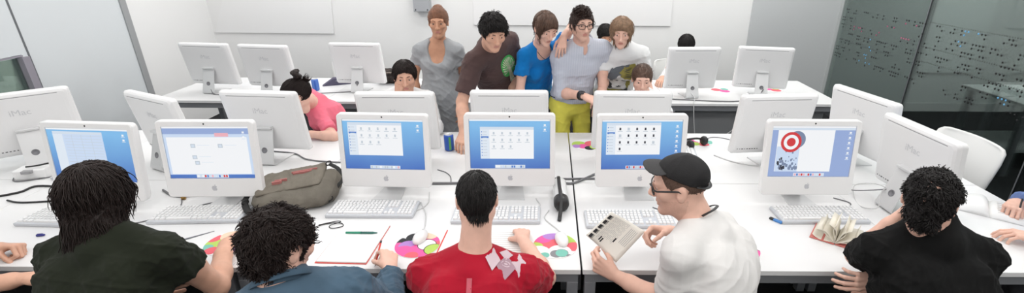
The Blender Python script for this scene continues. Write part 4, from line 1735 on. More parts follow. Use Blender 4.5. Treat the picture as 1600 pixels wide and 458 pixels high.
pad(-0.613, 1.876, 0, [(0.75, 0.3, 0.5, 1), (0.9, 0.0, 0.3, 2), (-0.75, 0.45, 0.4, 0), (-0.3, 0.55, 0.36, 6), (-0.85, 0.1, 0.42, 6), (-0.8, -0.35, 0.5, 1), (-0.1, 0.1, 0.35, 5), (-0.42, -0.1, 0.4, 4), (-0.5, -0.6, 0.5, 1),
                        (0.15, -0.5, 0.52, 1), (-0.05, -0.85, 0.3, 2), (0.42, 0.0, 0.42, 6), (0.42, 0.0, 0.39, 0), (0.78, -0.35, 0.42, 6), (0.8, -0.36, 0.40, 3), (0.45, 0.75, 0.3, 7)],
    'round multicoloured mouse pad with pink circles, left of the person in red')
pad(0.031, 1.878, 0, [(-0.3, 0.2, 0.75, 2), (-0.55, 0.6, 0.42, 1), (-0.2, 0.85, 0.4, 4), (-0.85, -0.1, 0.32, 3), (-0.7, -0.55, 0.5, 0), (0.65, 0.35, 0.45, 3), (0.85, -0.1, 0.35, 2), (0.2, -0.5, 0.52, 0), (0.05, -0.65, 0.28, 8),
                      (-0.45, -0.75, 0.2, 5), (0.28, -0.6, 0.30, 8), (0.28, -0.6, 0.27, 5), (0.6, -0.8, 0.12, 8)], 'round multicoloured mouse pad with a coral middle, right of the person in red')
pad(-1.50, 1.885, 0, [(-0.7, 0.0, 0.5, 3), (-0.85, 0.3, 0.3, 2), (-0.75, -0.5, 0.32, 5), (-0.4, -0.65, 0.3, 2), (-0.2, 0.6, 0.5, 7), (0.75, 0.1, 0.5, 3), (0.7, -0.35, 0.5, 4), (0.3, 0.7, 0.4, 5), (0.1, -0.2, 0.4, 0)],
    'round multicoloured mouse pad under the hand of the long-haired person in dark green')
pad(0.875, 1.862, 0, [(-0.2, 0.3, 0.6, 0), (0.5, 0.45, 0.35, 1), (0.55, -0.45, 0.5, 6), (0.55, -0.46, 0.47, 1), (0.1, 0.1, 0.3, 5), (-0.5, -0.4, 0.5, 3)], 'round mouse pad with a big pink circle, right of the man in the cap')
pad(0.265, 3.14, 0, [(-0.5, 0.1, 0.5, 3), (-0.2, -0.3, 0.4, 1), (0.4, 0.2, 0.5, 2), (0.2, -0.6, 0.35, 6), (0.6, -0.4, 0.4, 3), (-0.7, -0.3, 0.3, 4)], 'round multicoloured mouse pad on the middle desk in front of the yellow trousers')
pad(1.09, 3.22, 0, [(-0.5, 0.1, 0.55, 1), (0.2, 0.3, 0.5, 0), (0.65, -0.2, 0.4, 5), (0.2, -0.6, 0.4, 2), (-0.4, -0.5, 0.35, 3), (0.6, 0.5, 0.3, 6)], 'round multicoloured mouse pad on the middle desk beside the dark headset', 0.10)
pad(2.25, 4.66, 0, [(-0.4, 0.2, 0.5, 1), (0.3, -0.3, 0.5, 2), (0.5, 0.4, 0.4, 3)], 'round coloured mouse pad on the back desk behind the rightmost computer', 0.1)
pad(1.72, 4.62, 0, [(-0.4, 0.2, 0.5, 2), (0.3, -0.3, 0.5, 1), (0.5, 0.4, 0.4, 5)], 'round coloured mouse pad on the back desk, between its two right computers', 0.1)


# ------------------------------------------------------------ small things
def can(x, y, label, c1, c2, c3):
    t = empty('drink_can', (x, y, ZD), 0.4, label, 'can', 'drink cans')
    n = 28
    mb = MB().lathe([(0.024, 0.0), (0.0325, 0.008), (0.033, 0.012), (0.033, 0.106), (0.0265, 0.116)], n)
    for i, f in enumerate(mb.f):
        k = f[0] % n
        row = f[0] // n
        if row == 2 and len(f) == 4:
            mb.m[i] = 1 if 3 < k < 7 else (2 if k in (8, 9, 20, 21) else 0)
    mb.build('can_body', [c1, c2, c3], t)
    MB().lathe([(0.0265, 0.116), (0.026, 0.119), (0.023, 0.119), (0.022, 0.1165), (0, 0.1165)], n).build('can_rim', M_ALU, t)
    MB().tube([V(0.004, 0.0, 0.1185), V(0.018, 0.002, 0.119)], 0.004, 6, flat=0.3).build('pull_tab', M_ALU, t)


blue = mat('can_blue', srgb(52, 92, 178), 0.3, metal=0.2)
can(-0.690, 3.03, 'blue and green drink can on the middle desk beside the leaning man', blue, mat('can_yellow', srgb(214, 214, 70), 0.3), mat('can_green', srgb(90, 160, 80), 0.3))
can(-2.30, 4.53, 'plain blue drink can on the back desk behind the woman in pink', mat('can_blue_light', srgb(80, 118, 192), 0.35), mat('can_blue_pale', srgb(120, 150, 205), 0.35), blue)

# thermos lying on the desk
t = empty('drink_bottle', (0.066, 2.25, ZD), D(1.5), 'clear drink bottle with black lid and strap, lying on the front desk by the seam', 'bottle')
Ry = frame(V(1, 0, 0), V(0, 0, 1), V(0, -1, 0))
MB().lathe([(0.0, 0.0), (0.036, 0.002), (0.039, 0.012), (0.039, 0.200), (0.036, 0.206)], 28, (0, 0.205, 0.040), Ry).build('bottle_body', mat('frosted_clear', (0.74, 0.75, 0.75), 0.12, 0.6), t)
MB().lathe([(0.037, 0.0), (0.041, 0.004), (0.041, 0.05), (0.036, 0.066), (0.022, 0.074), (0.0, 0.075)], 28, (0, 0.002, 0.040), Ry).build('lid', M_BLACK, t)
MB().tube(spline([V(-0.006, 0.205, 0.079), V(-0.006, 0.1, 0.0815), V(-0.004, 0.01, 0.083), V(-0.003, -0.05, 0.078), V(-0.004, -0.085, 0.05), V(-0.012, -0.13, 0.012), V(-0.016, -0.16, 0.006)], 5), 0.010, 8, flat=0.35).build('strap', M_BLACK, t)

# messenger bag
M_BAG = mat('khaki_canvas', srgb(116, 111, 102), 0.9, 0.1, bump=0.5, bscale=300, var=0.12, vscale=14)
bg = empty('shoulder_bag', (-1.395, 2.33, ZD), D(16), 'grey khaki canvas messenger bag lying on the front desk between two screens', 'bag')
rg_ = np.random.default_rng(3)


def slab(name, cs, rad, mats, parent, fold, seed, lo, hi, subs=()):
    sd = SDF(V(*lo), V(*hi), 0.005 * RES)
    for a, b, ra, rb in cs:
        sd.ecap(V(*a), V(*b), ra, rb, V(0, 1, 0), 0.03)
    sd.half(V(0, 0, 0.001), V(0, 0, -1))
    for p, n_ in subs:
        sd.half(V(*p), V(*n_))
    P, Q = sd.nets()
    P = smooth_pts(P, Q, 2)
    N = vnormals(P, Q)
    P = P + N * (fold_noise(P, np.random.default_rng(seed), 40) * fold)[:, None]
    P[:, 2] = np.maximum(P[:, 2], 0.0005)
    return link_mesh(name, np_mesh(name, P, Q), mats, parent)


slab('bag_body', [((-0.16, 0, 0.045), (0.17, 0, 0.060), (0.15, 0.048), (0.160, 0.064)), ((-0.10, -0.05, 0.045), (0.15, -0.06, 0.045), (0.12, 0.045), (0.12, 0.055))], 0, M_BAG, bg, 0.006, 5, (-0.30, -0.26, -0.02), (0.30, 0.26, 0.2))
slab('flap', [((-0.17, 0.03, 0.085), (0.13, 0.04, 0.115), (0.135, 0.024), (0.145, 0.026))], 0, mat('khaki_flap', srgb(124, 118, 108), 0.9, 0.1, bump=0.5, bscale=300, var=0.10, vscale=14), bg, 0.005, 8, (-0.30, -0.2, 0.0), (0.30, 0.26, 0.2))
for (pts) in ([V(0.165, 0.13, 0.13), V(0.215, 0.10, 0.10), V(0.225, 0.02, 0.07), V(0.215, -0.07, 0.075), V(0.17, -0.15, 0.03)], [V(-0.20, 0.09, 0.10), V(-0.225, 0.02, 0.06), V(-0.235, -0.07, 0.05), V(-0.20, -0.16, 0.03), V(-0.15, -0.18, 0.02)]):
    MB().tube(spline(pts, 5), 0.016, 8, flat=0.4).build('strap', mat('black_webbing', (0.02, 0.02, 0.02), 0.8), bg)
for c in ((0.20, -0.09, 0.075), (0.19, -0.15, 0.045), (-0.225, -0.10, 0.055), (0.16, 0.13, 0.135)):
    MB().tube([V(*c) + V(0.012 * math.cos(a), 0.0, 0.012 * math.sin(a)) + V(0, 0.012 * math.cos(a), 0) for a in np.linspace(0, 2 * PI, 14, endpoint=False)], 0.0035, 6, closed=True).build('buckle', M_BLACK, bg)
for wi, rows in enumerate((((-0.02, 0.055, 0.14), (-0.01, 0.037, 0.10)), ((-0.09, -0.02, 0.06), (-0.10, -0.038, 0.05)))):
    for (a, b, w) in rows:
        mb = MB()
        n = int(w / 0.012)
        for i in range(n):
            x = a + i * 0.012
            zt = 0.136 + 0.1 * x
            hgt = rg_.uniform(0.006, 0.012)
            mb.add([(x, b - hgt / 2, zt - 0.02), (x + 0.012, b - hgt / 2, zt - 0.02), (x + 0.012, b + hgt / 2, zt - 0.02), (x, b + hgt / 2, zt - 0.02),
                    (x, b - hgt / 2, zt + 0.001), (x + 0.012, b - hgt / 2, zt + 0.001), (x + 0.012, b + hgt / 2, zt + 0.001), (x, b + hgt / 2, zt + 0.001)],
                   [(4, 5, 6, 7), (0, 1, 5, 4), (1, 2, 6, 5), (2, 3, 7, 6), (3, 0, 4, 7)])
        mb.build('printed_word', mat('faded_red_print', srgb(176, 112, 108), 0.8), bg)

# notebook, pen, papers
nb = empty('notebook', (-0.915, 1.88, ZD), D(-3), 'open notepad with a red margin edge under the green pen', 'notebook')
MB().prism([(-0.105, -0.155, 0.0), (0.125, -0.15, 0.0), (0.115, 0.165, 0.0), (-0.115, 0.15, 0.0)], (0, 0, 0.003)).build('cover', M_RED, nb)
MB().prism([(-0.099, -0.150, 0.003), (0.122, -0.146, 0.003), (0.114, 0.164, 0.003), (-0.110, 0.152, 0.003)], (0, 0, 0.006)).build('pages', M_PAPER, nb)
pn = empty('pen', (-0.905, 1.957, ZD + 0.0135), D(0), 'green felt pen lying on the open notepad', 'pen')
Rxx = frame(V(0, 1, 0), V(0, 0, 1), V(1, 0, 0))
MB().lathe([(0.0, -0.075), (0.0055, -0.074), (0.006, 0.0)], 12, (0, 0, 0), Rxx).build('barrel', mat('green_pen', srgb(42, 140, 110), 0.35), pn)
MB().lathe([(0.0064, 0.0), (0.0064, 0.055), (0.004, 0.062), (0.002, 0.078), (0, 0.079)], 12, (0, 0, 0), Rxx).build('cap', mat('teal_cap', srgb(40, 105, 95), 0.35), pn)
MB().box((0.03, 0, 0.0072), (0.05, 0.003, 0.002)).build('clip', M_ALU, pn)


def sheet(x, y, rz, w, h, label, group=None, lines=8, z=0.0, seed=1):
    t = empty('paper_sheet', (x, y, ZD + z), rz, label, 'paper', group)
    MB().box((0, 0, 0.0006), (w, h, 0.0012)).build('page', M_PAPER, t)
    mb = MB()
    r = random.Random(seed)
    for i in range(lines):
        mb.box((r.uniform(-0.02, 0.0), h * 0.40 - i * h * 0.8 / lines, 0.0013), (w * r.uniform(0.4, 0.8), 0.002, 0.0004))
    mb.build('printed_lines', M_GREYTXT, t)
    return t


sheet(-0.20, 1.90, D(2), 0.30, 0.21, 'white printed sheets on the desk in front of the person in red', None, 10, 0, 3)
p_ = empty('clipboard_pad', (-0.405, 1.86, ZD), D(-3), 'white pad with a red left edge beside the person in red', 'notepad')
MB().box((0, 0, 0.003), (0.20, 0.26, 0.006)).build('pages', M_PAPER, p_)
MB().box((-0.098, 0, 0.0035), (0.006, 0.262, 0.007)).build('red_edge', M_RED, p_)
e = empty('earphones', (-1.10, 2.03, ZD), 0, 'black earphones with a coiled cord beside the curly-haired person', 'earphones')
MB().tube(spline([V(-0.07, -0.02, 0.004), V(-0.02, 0.02, 0.004), V(0.05, 0.03, 0.004), V(0.075, 0.0, 0.004), V(0.03, -0.02, 0.004), V(0.01, 0.0, 0.006), V(0.05, 0.035, 0.008), V(0.02, 0.045, 0.004), V(-0.05, 0.01, 0.004)], 6), 0.0022, 6).build('cord', M_BLACK, e)
for (x, y) in ((-0.08, -0.03), (-0.075, -0.055)):
    MB().lathe([(0.0, 0.0), (0.009, 0.002), (0.010, 0.010), (0.006, 0.016), (0, 0.017)], 12, (x, y, 0.0)).build('earbud', M_BLACK, e)

# open books
bk_ = empty('open_book', (1.395, 1.955, ZD), D(-38), 'small red-covered book with fanned cream pages by an elbow', 'book')
MB().box((-0.055, 0, 0.004), (0.105, 0.155, 0.004)).build('cover', mat('faded_red_cover', srgb(205, 120, 112), 0.6), bk_)
for i in range(9):
    a = D(8 + i * 19)
    mb = MB()
    n = 6
    vs, fs = [], []
    for k in range(n + 1):
        r = 0.10 * k / n
        aa = a + 0.35 * math.sin(PI * k / n) * (1 if i % 2 else -0.6)
        vs += [(-r * math.cos(aa), -0.072, 0.008 + r * math.sin(aa)), (-r * math.cos(aa), 0.072, 0.008 + r * math.sin(aa))]
    for k in range(n):
        fs.append((2 * k, 2 * k + 1, 2 * k + 3, 2 * k + 2))
    o = mb.add(vs, fs, 0, True).build('page', M_CREAM, bk_)
    md = o.modifiers.new('t', 'SOLIDIFY')
    md.thickness = 0.0012
MB().box((0.055, 0, 0.004), (0.105, 0.150, 0.004)).build('cover', mat('faded_red_cover', srgb(205, 120, 112), 0.6), bk_)

b2 = empty('open_notebook', (2.378, 2.244, ZD), D(-39), 'open white book with curled pages under the writing hands at the right', 'book')
for sg in (-1, 1):
    vs, fs = [], []
    n = 10
    for k in range(n + 1):
        u = k / n
        x = sg * 0.165 * u
        zt = 0.004 + 0.034 * math.sin(PI * min(1, u * 1.25) ** 0.7) * (1 - 0.55 * u) if sg < 0 else 0.004 + 0.012 * math.sin(PI * min(1, u * 1.2) ** 0.7)
        vs += [(x, -0.115, zt), (x, 0.115, zt), (x, -0.115, 0.0), (x, 0.115, 0.0)]
    for k in range(n):
        a, b = 4 * k, 4 * k + 4
        fs += [(a, a + 1, b + 1, b), (a + 2, b + 2, b + 3, a + 3), (a, b, b + 2, a + 2), (a + 1, a + 3, b + 3, b + 1)]
    fs += [(0, 2, 3, 1), (4 * n, 4 * n + 1, 4 * n + 3, 4 * n + 2)]
    MB().add(vs, fs, 0, True).build('page_block', M_PAPER, b2)
mb = MB()
for i in range(6):
    mb.box((0.085, 0.08 - i * 0.026, 0.0165), (0.11, 0.002, 0.001))
mb.build('printed_lines', M_GREYTXT, b2)
# blue usb stick by the keyboard
t = empty('usb_stick', (1.172, 2.10, ZD), D(-52), 'blue memory stick lying at the left end of the right-hand keyboard', 'memory stick')
MB().box((0, 0, 0.006), (0.045, 0.018, 0.011), bev=0.003).build('stick_body', mat('usb_blue', srgb(70, 130, 195), 0.4), t)
MB().box((-0.032, 0, 0.006), (0.022, 0.016, 0.010), bev=0.002).build('stick_cap', M_BLACK, t)
# dark headset on the middle desk
t = empty('headset', (1.04, 3.12, ZD), D(20), 'dark headset lying on the middle desk behind the black cap', 'headset')
MB().tube([V(0.07 * math.cos(a), 0.07 * math.sin(a), 0.035 + 0.004 * math.sin(3 * a)) for a in np.linspace(0.3, PI + 0.2, 14)], 0.008, 8).build('headband', M_BLACK, t)
for a in (0.2, PI + 0.3):
    MB().lathe([(0, -0.016), (0.028, -0.015), (0.034, 0.0), (0.030, 0.014), (0, 0.016)], 18, (0.072 * math.cos(a), 0.072 * math.sin(a) - 0.01, 0.035), frame(V(0, 1, 0), V(0, 0, 1), V(1, 0, 0))).build('ear_cushion', M_BLACK, t)
# things on the back desk
t = empty('pencil_case', (-2.20, 4.76, ZD), D(24), 'dark purple wedge-shaped pencil case on the back desk beside the plain blue can', 'case')
MB().prism([(-0.13, -0.035, 0.0), (0.14, -0.035, 0.0), (0.14, -0.035, 0.075), (-0.02, -0.035, 0.07)], (0, 0.07, 0)).build('case_body', mat('plum_fabric', srgb(88, 84, 104), 0.8, bump=0.4, bscale=200), t)
MB().box((0.06, -0.0365, 0.045), (0.12, 0.003, 0.006)).build('zip', M_SLOT, t)
slab_parent = empty('backpack', (-1.62, 4.86, ZD), 0, 'black and brown rucksack on the back desk beside the seated dark-haired man', 'bag')
slab('bag_body', [((-0.12, 0, 0.07), (0.14, 0, 0.07), (0.10, 0.075), (0.09, 0.065))], 0, mat('brown_black_cloth', srgb(52, 44, 40), 0.9, bump=0.5, bscale=120, var=0.5, vscale=20), slab_parent, 0.008, 12, (-0.26, -0.18, -0.02), (0.26, 0.18, 0.2))
MB().tube(spline([V(-0.12, -0.08, 0.10), V(-0.02, -0.11, 0.13), V(0.10, -0.09, 0.10), V(0.16, -0.08, 0.04)], 5), 0.012, 8, flat=0.4).build('strap', mat('tan_strap', srgb(140, 128, 118), 0.8), slab_parent)
# rucksack and folded coat in the gap at the left
t = empty('rucksack', (-3.10, 3.74, 0.0), D(10), 'black rucksack with grey-green cloth under the left end of the back desk', 'bag')
slab('bag_body', [((0.0, 0, 0.10), (0.02, 0.02, 0.56), (0.15, 0.20), (0.12, 0.16))], 0, mat('black_nylon', (0.012, 0.012, 0.013), 0.7, bump=0.4, bscale=100), t, 0.010, 21, (-0.36, -0.3, -0.02), (0.36, 0.3, 0.78))
slab('draped_cloth', [((0.05, -0.10, 0.55), (0.28, -0.12, 0.50), (0.13, 0.07), (0.11, 0.06))], 0, mat('drab_cloth', srgb(140, 136, 124), 0.9, bump=0.4, bscale=100), t, 0.012, 22, (-0.2, -0.36, 0.3), (0.5, 0.2, 0.78))
for s_ in (-1, 1):
    MB().tube(spline([V(-0.10 + 0.1 * s_, -0.17, 0.62), V(-0.14 + 0.1 * s_, -0.24, 0.5), V(-0.12 + 0.1 * s_, -0.24, 0.28), V(-0.10 + 0.1 * s_, -0.19, 0.12)], 5), 0.018, 8, flat=0.35).build('strap', mat('black_webbing', (0.02, 0.02, 0.02), 0.8), t)

# connectors and cables at the left
t = empty('adapter_box', (-3.10, 2.58, ZD), D(15), 'small white adapter box among the cables at the far left', 'adapter')
MB().box((0, 0, 0.03), (0.16, 0.10, 0.06), bev=0.008).build('box_body', M_WHITE, t)
MB().box((0.0, -0.055, 0.052), (0.05, 0.03, 0.018), bev=0.003).build('plug', M_SLOT, t)
t = empty('video_connector', (-2.92, 2.535, ZD), D(-8), 'blue video plug on a black cable at the far left', 'connector')
MB().box((0, 0, 0.012), (0.055, 0.034, 0.02), bev=0.004).build('plug', mat('vga_blue', srgb(44, 58, 150), 0.4), t)
MB().box((-0.035, 0, 0.012), (0.016, 0.030, 0.012)).build('plug_face', M_ALU, t)
MB().tube(spline([V(0.028, 0, 0.012), V(0.08, -0.01, 0.008), V(0.20, -0.02, 0.006), V(0.3, 0.02, 0.006)], 5), 0.005, 8).build('cable', M_BLACK, t)


def cable(pts, r, m, label, group=None, up=0.0):
    P = [V(p[0], p[1], ZD + r + (p[2] if len(p) > 2 else 0.0)) for p in pts]
    c = P[0].copy()
    o = MB().tube(spline([p - c for p in P], 7), r, 6).build('cable', m, None, tuple(c))
    return tag(o, label, 'cable', group)


cable([(-3.30, 2.36), (-3.1, 2.30), (-2.98, 2.36), (-2.95, 2.44), (-2.7, 2.42), (-2.5, 2.46)], 0.006, M_BLACK, 'thick black cable snaking below the blue video plug')
cable([(-2.95, 2.27), (-2.88, 2.25), (-2.8, 2.25), (-2.6, 2.28)], 0.005, M_BLACK, 'short black cable with a bulged plug left of the long dark hair')
cable([(-3.25, 2.62), (-3.15, 2.50), (-3.0, 2.56), (-2.85, 2.62), (-2.7, 2.55)], 0.004, M_CABLEG, 'thin grey cable around the small white adapter box')
cable([(-3.05, 2.72, 0.10), (-3.0, 2.66, 0.13), (-2.96, 2.62, 0.09), (-3.05, 2.58, 0.07), (-3.12, 2.56, 0.065)], 0.005, M_BLACK, 'black lead looping down into the small white adapter box')
cable([(-2.20, 2.40), (-2.08, 2.33), (-1.95, 2.34), (-1.6, 2.36)], 0.006, M_CABLEG, 'grey cable crossing between the two left front screens')
cable([(-2.05, 2.34), (-1.97, 2.20), (-2.05, 2.06), (-2.2, 2.05), (-2.3, 2.1)], 0.003, M_CABLEG, 'thin looped cord left of the keyboard with the web page screen')
cable([(-1.92, 2.18), (-1.83, 2.26), (-1.72, 2.28), (-1.66, 2.30)], 0.003, M_CABLEG, 'thin cord behind the keyboard under the web page screen')
cable([(-1.90, 2.98), (-1.72, 2.94), (-1.58, 2.84), (-1.36, 2.80), (-1.1, 2.80)], 0.005, M_CABLEG, 'dark cable running right from the computer near the woman in pink')
cable([(-0.72, 2.500), (-0.55, 2.507), (-0.42, 2.525), (-0.34, 2.55), (-0.25, 2.54)], 0.007, M_CABLEG, 'thick grey cable behind the head of the person in red')
cable([(-0.70, 2.70), (-0.64, 2.66), (-0.60, 2.60), (-0.58, 2.51)], 0.003, M_CABLEG, 'thin cord curving down left of the head of the person in red')
cable([(0.0, 2.585), (0.10, 2.575), (0.22, 2.58), (0.30, 2.58)], 0.006, M_CABLEG, 'grey cable between two screens, the rear one of the pair')
cable([(0.0, 2.53), (0.09, 2.515), (0.15, 2.52), (0.24, 2.60), (0.32, 2.68)], 0.007, M_CABLEG, 'thick grey cable rising to the right across the desk seam')
cable([(-0.07, 2.33), (-0.05, 2.24), (-0.12, 2.14), (-0.3, 2.24), (-0.4, 2.24)], 0.003, M_CABLEW, 'thin white cord under the screen behind the person in red')
cable([(-0.68, 2.40), (-0.66, 2.26), (-0.72, 2.18), (-0.86, 2.20), (-0.88, 2.24)], 0.003, M_CABLEW, 'thin white cord right of the keyboard nearest the grey bag')
cable([(-0.70, 2.28), (-0.645, 2.16), (-0.62, 2.05), (-0.615, 1.985)], 0.003, M_CABLEW, 'thin white cord leading to the mouse left of the person in red')
cable([(0.0, 2.2), (-0.02, 2.12), (0.04, 2.02), (0.06, 1.98)], 0.003, M_CABLEW, 'thin white cord leading to the mouse right of the person in red')
cable([(1.42, 2.30), (1.50, 2.22), (1.60, 2.24), (1.66, 2.30), (1.60, 2.36)], 0.003, M_CABLEG, 'thin cord curling behind the right-hand keyboard')
cable([(0.56, 2.24), (0.64, 2.17), (0.62, 2.13)], 0.003, M_CABLEG, 'thin cord behind the keyboard next to the man in the cap')
cable([(1.12, 2.96), (1.20, 2.86), (1.30, 2.80), (1.42, 2.79)], 0.004, M_CABLEW, 'white cord running to the computer above the red rings screen')
cable([(1.10, 3.20), (1.22, 3.30), (1.34, 3.24), (1.36, 3.10)], 0.003, M_CABLEG, 'thin grey cord beside the dark headset')
cable([(-2.75, 4.36), (-2.9, 4.3), (-3.1, 4.34), (-3.2, 4.36), (-3.24, 4.40, 0.08)], 0.006, M_CABLEG, 'dark cable between the two leftmost computers of the back row')
cable([(-2.56, 4.40), (-2.3, 4.40), (-2.0, 4.46), (-1.88, 4.45, 0.02), (-1.85, 4.45, 0.09)], 0.005, M_CABLEG, 'dark cable along the back desk near the plain blue can')
cable([(1.05, 4.30), (1.30, 4.26), (1.7, 4.22), (1.95, 4.34), (2.03, 4.36, 0.08)], 0.006, M_CABLEG, 'dark cable between the two right computers of the back row')
cable([(1.30, 4.36, 0.08), (1.36, 4.28, 0.02), (1.33, 4.20, 0.0), (1.32, 4.16, 0.0), (1.33, 4.145, -0.12), (1.36, 4.145, -0.3)], 0.004, M_CABLEW, 'white cord hanging over the front edge of the right back desk')
cable([(2.03, 4.36, 0.08), (1.98, 4.22), (1.90, 4.16, 0.0), (1.86, 4.14, -0.1), (1.62, 4.13, -0.32)], 0.004, M_CABLEW, 'white cord drooping below the rightmost back computer')
cable([(1.85, 2.30, 0.10), (1.78, 2.26, 0.09), (1.74, 2.20, 0.03), (1.70, 2.26, 0.0), (1.72, 2.36), (1.76, 2.44, 0.04), (1.80, 2.34, 0.10), (1.84, 2.24, 0.10)], 0.0026, M_CABLEW, 'white cords tangled at the stand behind the man in black')
cable([(1.84, 2.27, 0.105), (1.76, 2.32, 0.07), (1.73, 2.42, 0.02), (1.76, 2.52, 0.0), (1.80, 2.58)], 0.003, M_CABLEG, 'grey cord from the stand behind the man in black')
# key tag on the cable
t = empty('key_padlock', (-2.01, 2.30, ZD), 0.3, 'small brass padlock on the cable between the two left front screens', 'padlock')
MB().box((0, 0, 0.012), (0.022, 0.012, 0.022), bev=0.002).build('lock_body', mat('brass', srgb(176, 140, 84), 0.35, metal=0.7), t)
MB().tube([V(0.007 * math.cos(a), 0, 0.023 + 0.010 * math.sin(a)) for a in np.linspace(0, PI, 9)], 0.002, 6).build('shackle', M_ALU, t)
t = empty('blue_pen_cap', (-2.43, 1.93, ZD), 0.2, 'small dark blue pen cap at the left, beside the resting hand', 'pen cap')
MB().lathe([(0, -0.016), (0.006, -0.015), (0.006, 0.012), (0.003, 0.018), (0, 0.018)], 10, (0, 0, 0.006), Rxx).build('cap_body', mat('navy_plastic', srgb(50, 52, 130), 0.4), t)
MB().box((0.0, 0.0, 0.0135), (0.022, 0.003, 0.002)).build('clip', mat('navy_plastic', srgb(50, 52, 130), 0.4), t)
t = empty('scissors', (-1.70, 1.93, ZD), D(38), 'grey metal scissor blade on the desk behind the dark green sleeve', 'scissors')
MB().prism([(-0.06, -0.010, 0), (0.085, 0.0, 0), (-0.06, 0.006, 0)], (0, 0, 0.003)).build('blade', mat('steel_blade', srgb(120, 122, 128), 0.3, metal=0.6), t)
MB().tube([V(-0.085 + 0.028 * math.cos(a), 0.018 * math.sin(a), 0.005) for a in np.linspace(0, 2 * PI, 16, endpoint=False)], 0.004, 6, closed=True).build('handle', M_BLACK, t)


# ------------------------------------------------------------ chairs
CH = {}


def chair(x, y, rz, label, group='white shell chairs'):
    t = empty('chair', (x, y, 0), rz, label, 'chair', group)
    if not CH:
        def shell(rows, name):
            vs, fs = [], []
            n = 12
            for (yy, zz, w, cup) in rows:
                for k in range(n + 1):
                    u = k / n * 2 - 1
                    x_ = u * w / 2
                    vs.append((x_, yy - cup[0] * u * u, zz + cup[1] * u * u))
            for i in range(len(rows) - 1):
                for k in range(n):
                    a = i * (n + 1) + k
                    fs.append((a, a + 1, a + n + 2, a + n + 1))
            mb = MB().add(vs, fs, 0, True)
            me = mb.mesh(name)
            bm = bmesh.new()
            bm.from_mesh(me)
            bmesh.ops.recalc_face_normals(bm, faces=bm.faces)
            g = bmesh.ops.solidify(bm, geom=bm.faces[:], thickness=0.012)
            bm.to_mesh(me)
            bm.free()
            me.polygons.foreach_set('use_smooth', [True] * len(me.polygons))
            me.materials.append(mat('white_chair_shell', (0.78, 0.78, 0.76), 0.4, 0.4))
            return me
        CH['seat'] = shell([(0.215, 0.425, 0.36, (0, 0)), (0.20, 0.44, 0.41, (0, 0.002)), (0.1, 0.450, 0.43, (0, 0.012)), (-0.05, 0.444, 0.43, (0, 0.018)), (-0.15, 0.448, 0.42, (0, 0.022)), (-0.195, 0.470, 0.41, (0, 0.02))], 'seat')
        bw = [(-0.195, 0.472, 0.40), (-0.222, 0.51, 0.40), (-0.232, 0.58, 0.42), (-0.245, 0.66, 0.435), (-0.262, 0.74, 0.44), (-0.280, 0.80, 0.42), (-0.286, 0.820, 0.38), (-0.288, 0.829, 0.31)]
        CH['backrest'] = shell([(a, b, w, (-0.03, 0)) for a, b, w in bw], 'backrest')
        for i, (sx, sy) in enumerate(((1, 1), (-1, 1), (1, -1), (-1, -1))):
            mb = MB().tube([V(sx * 0.13, sy * 0.11, 0.438), V(sx * 0.19, sy * 0.19, 0.40), V(sx * 0.215, sy * 0.225, 0.0)], 0.010, 8)
            CH['leg%d' % i] = mb.mesh('leg')
            CH['leg%d' % i].materials.append(M_STEEL)
    for k, me in CH.items():
        nm = 'leg' if k.startswith('leg') else k
        o = bpy.data.objects.new(nm, me)
        COL.objects.link(o)
        o.parent = t
    return t
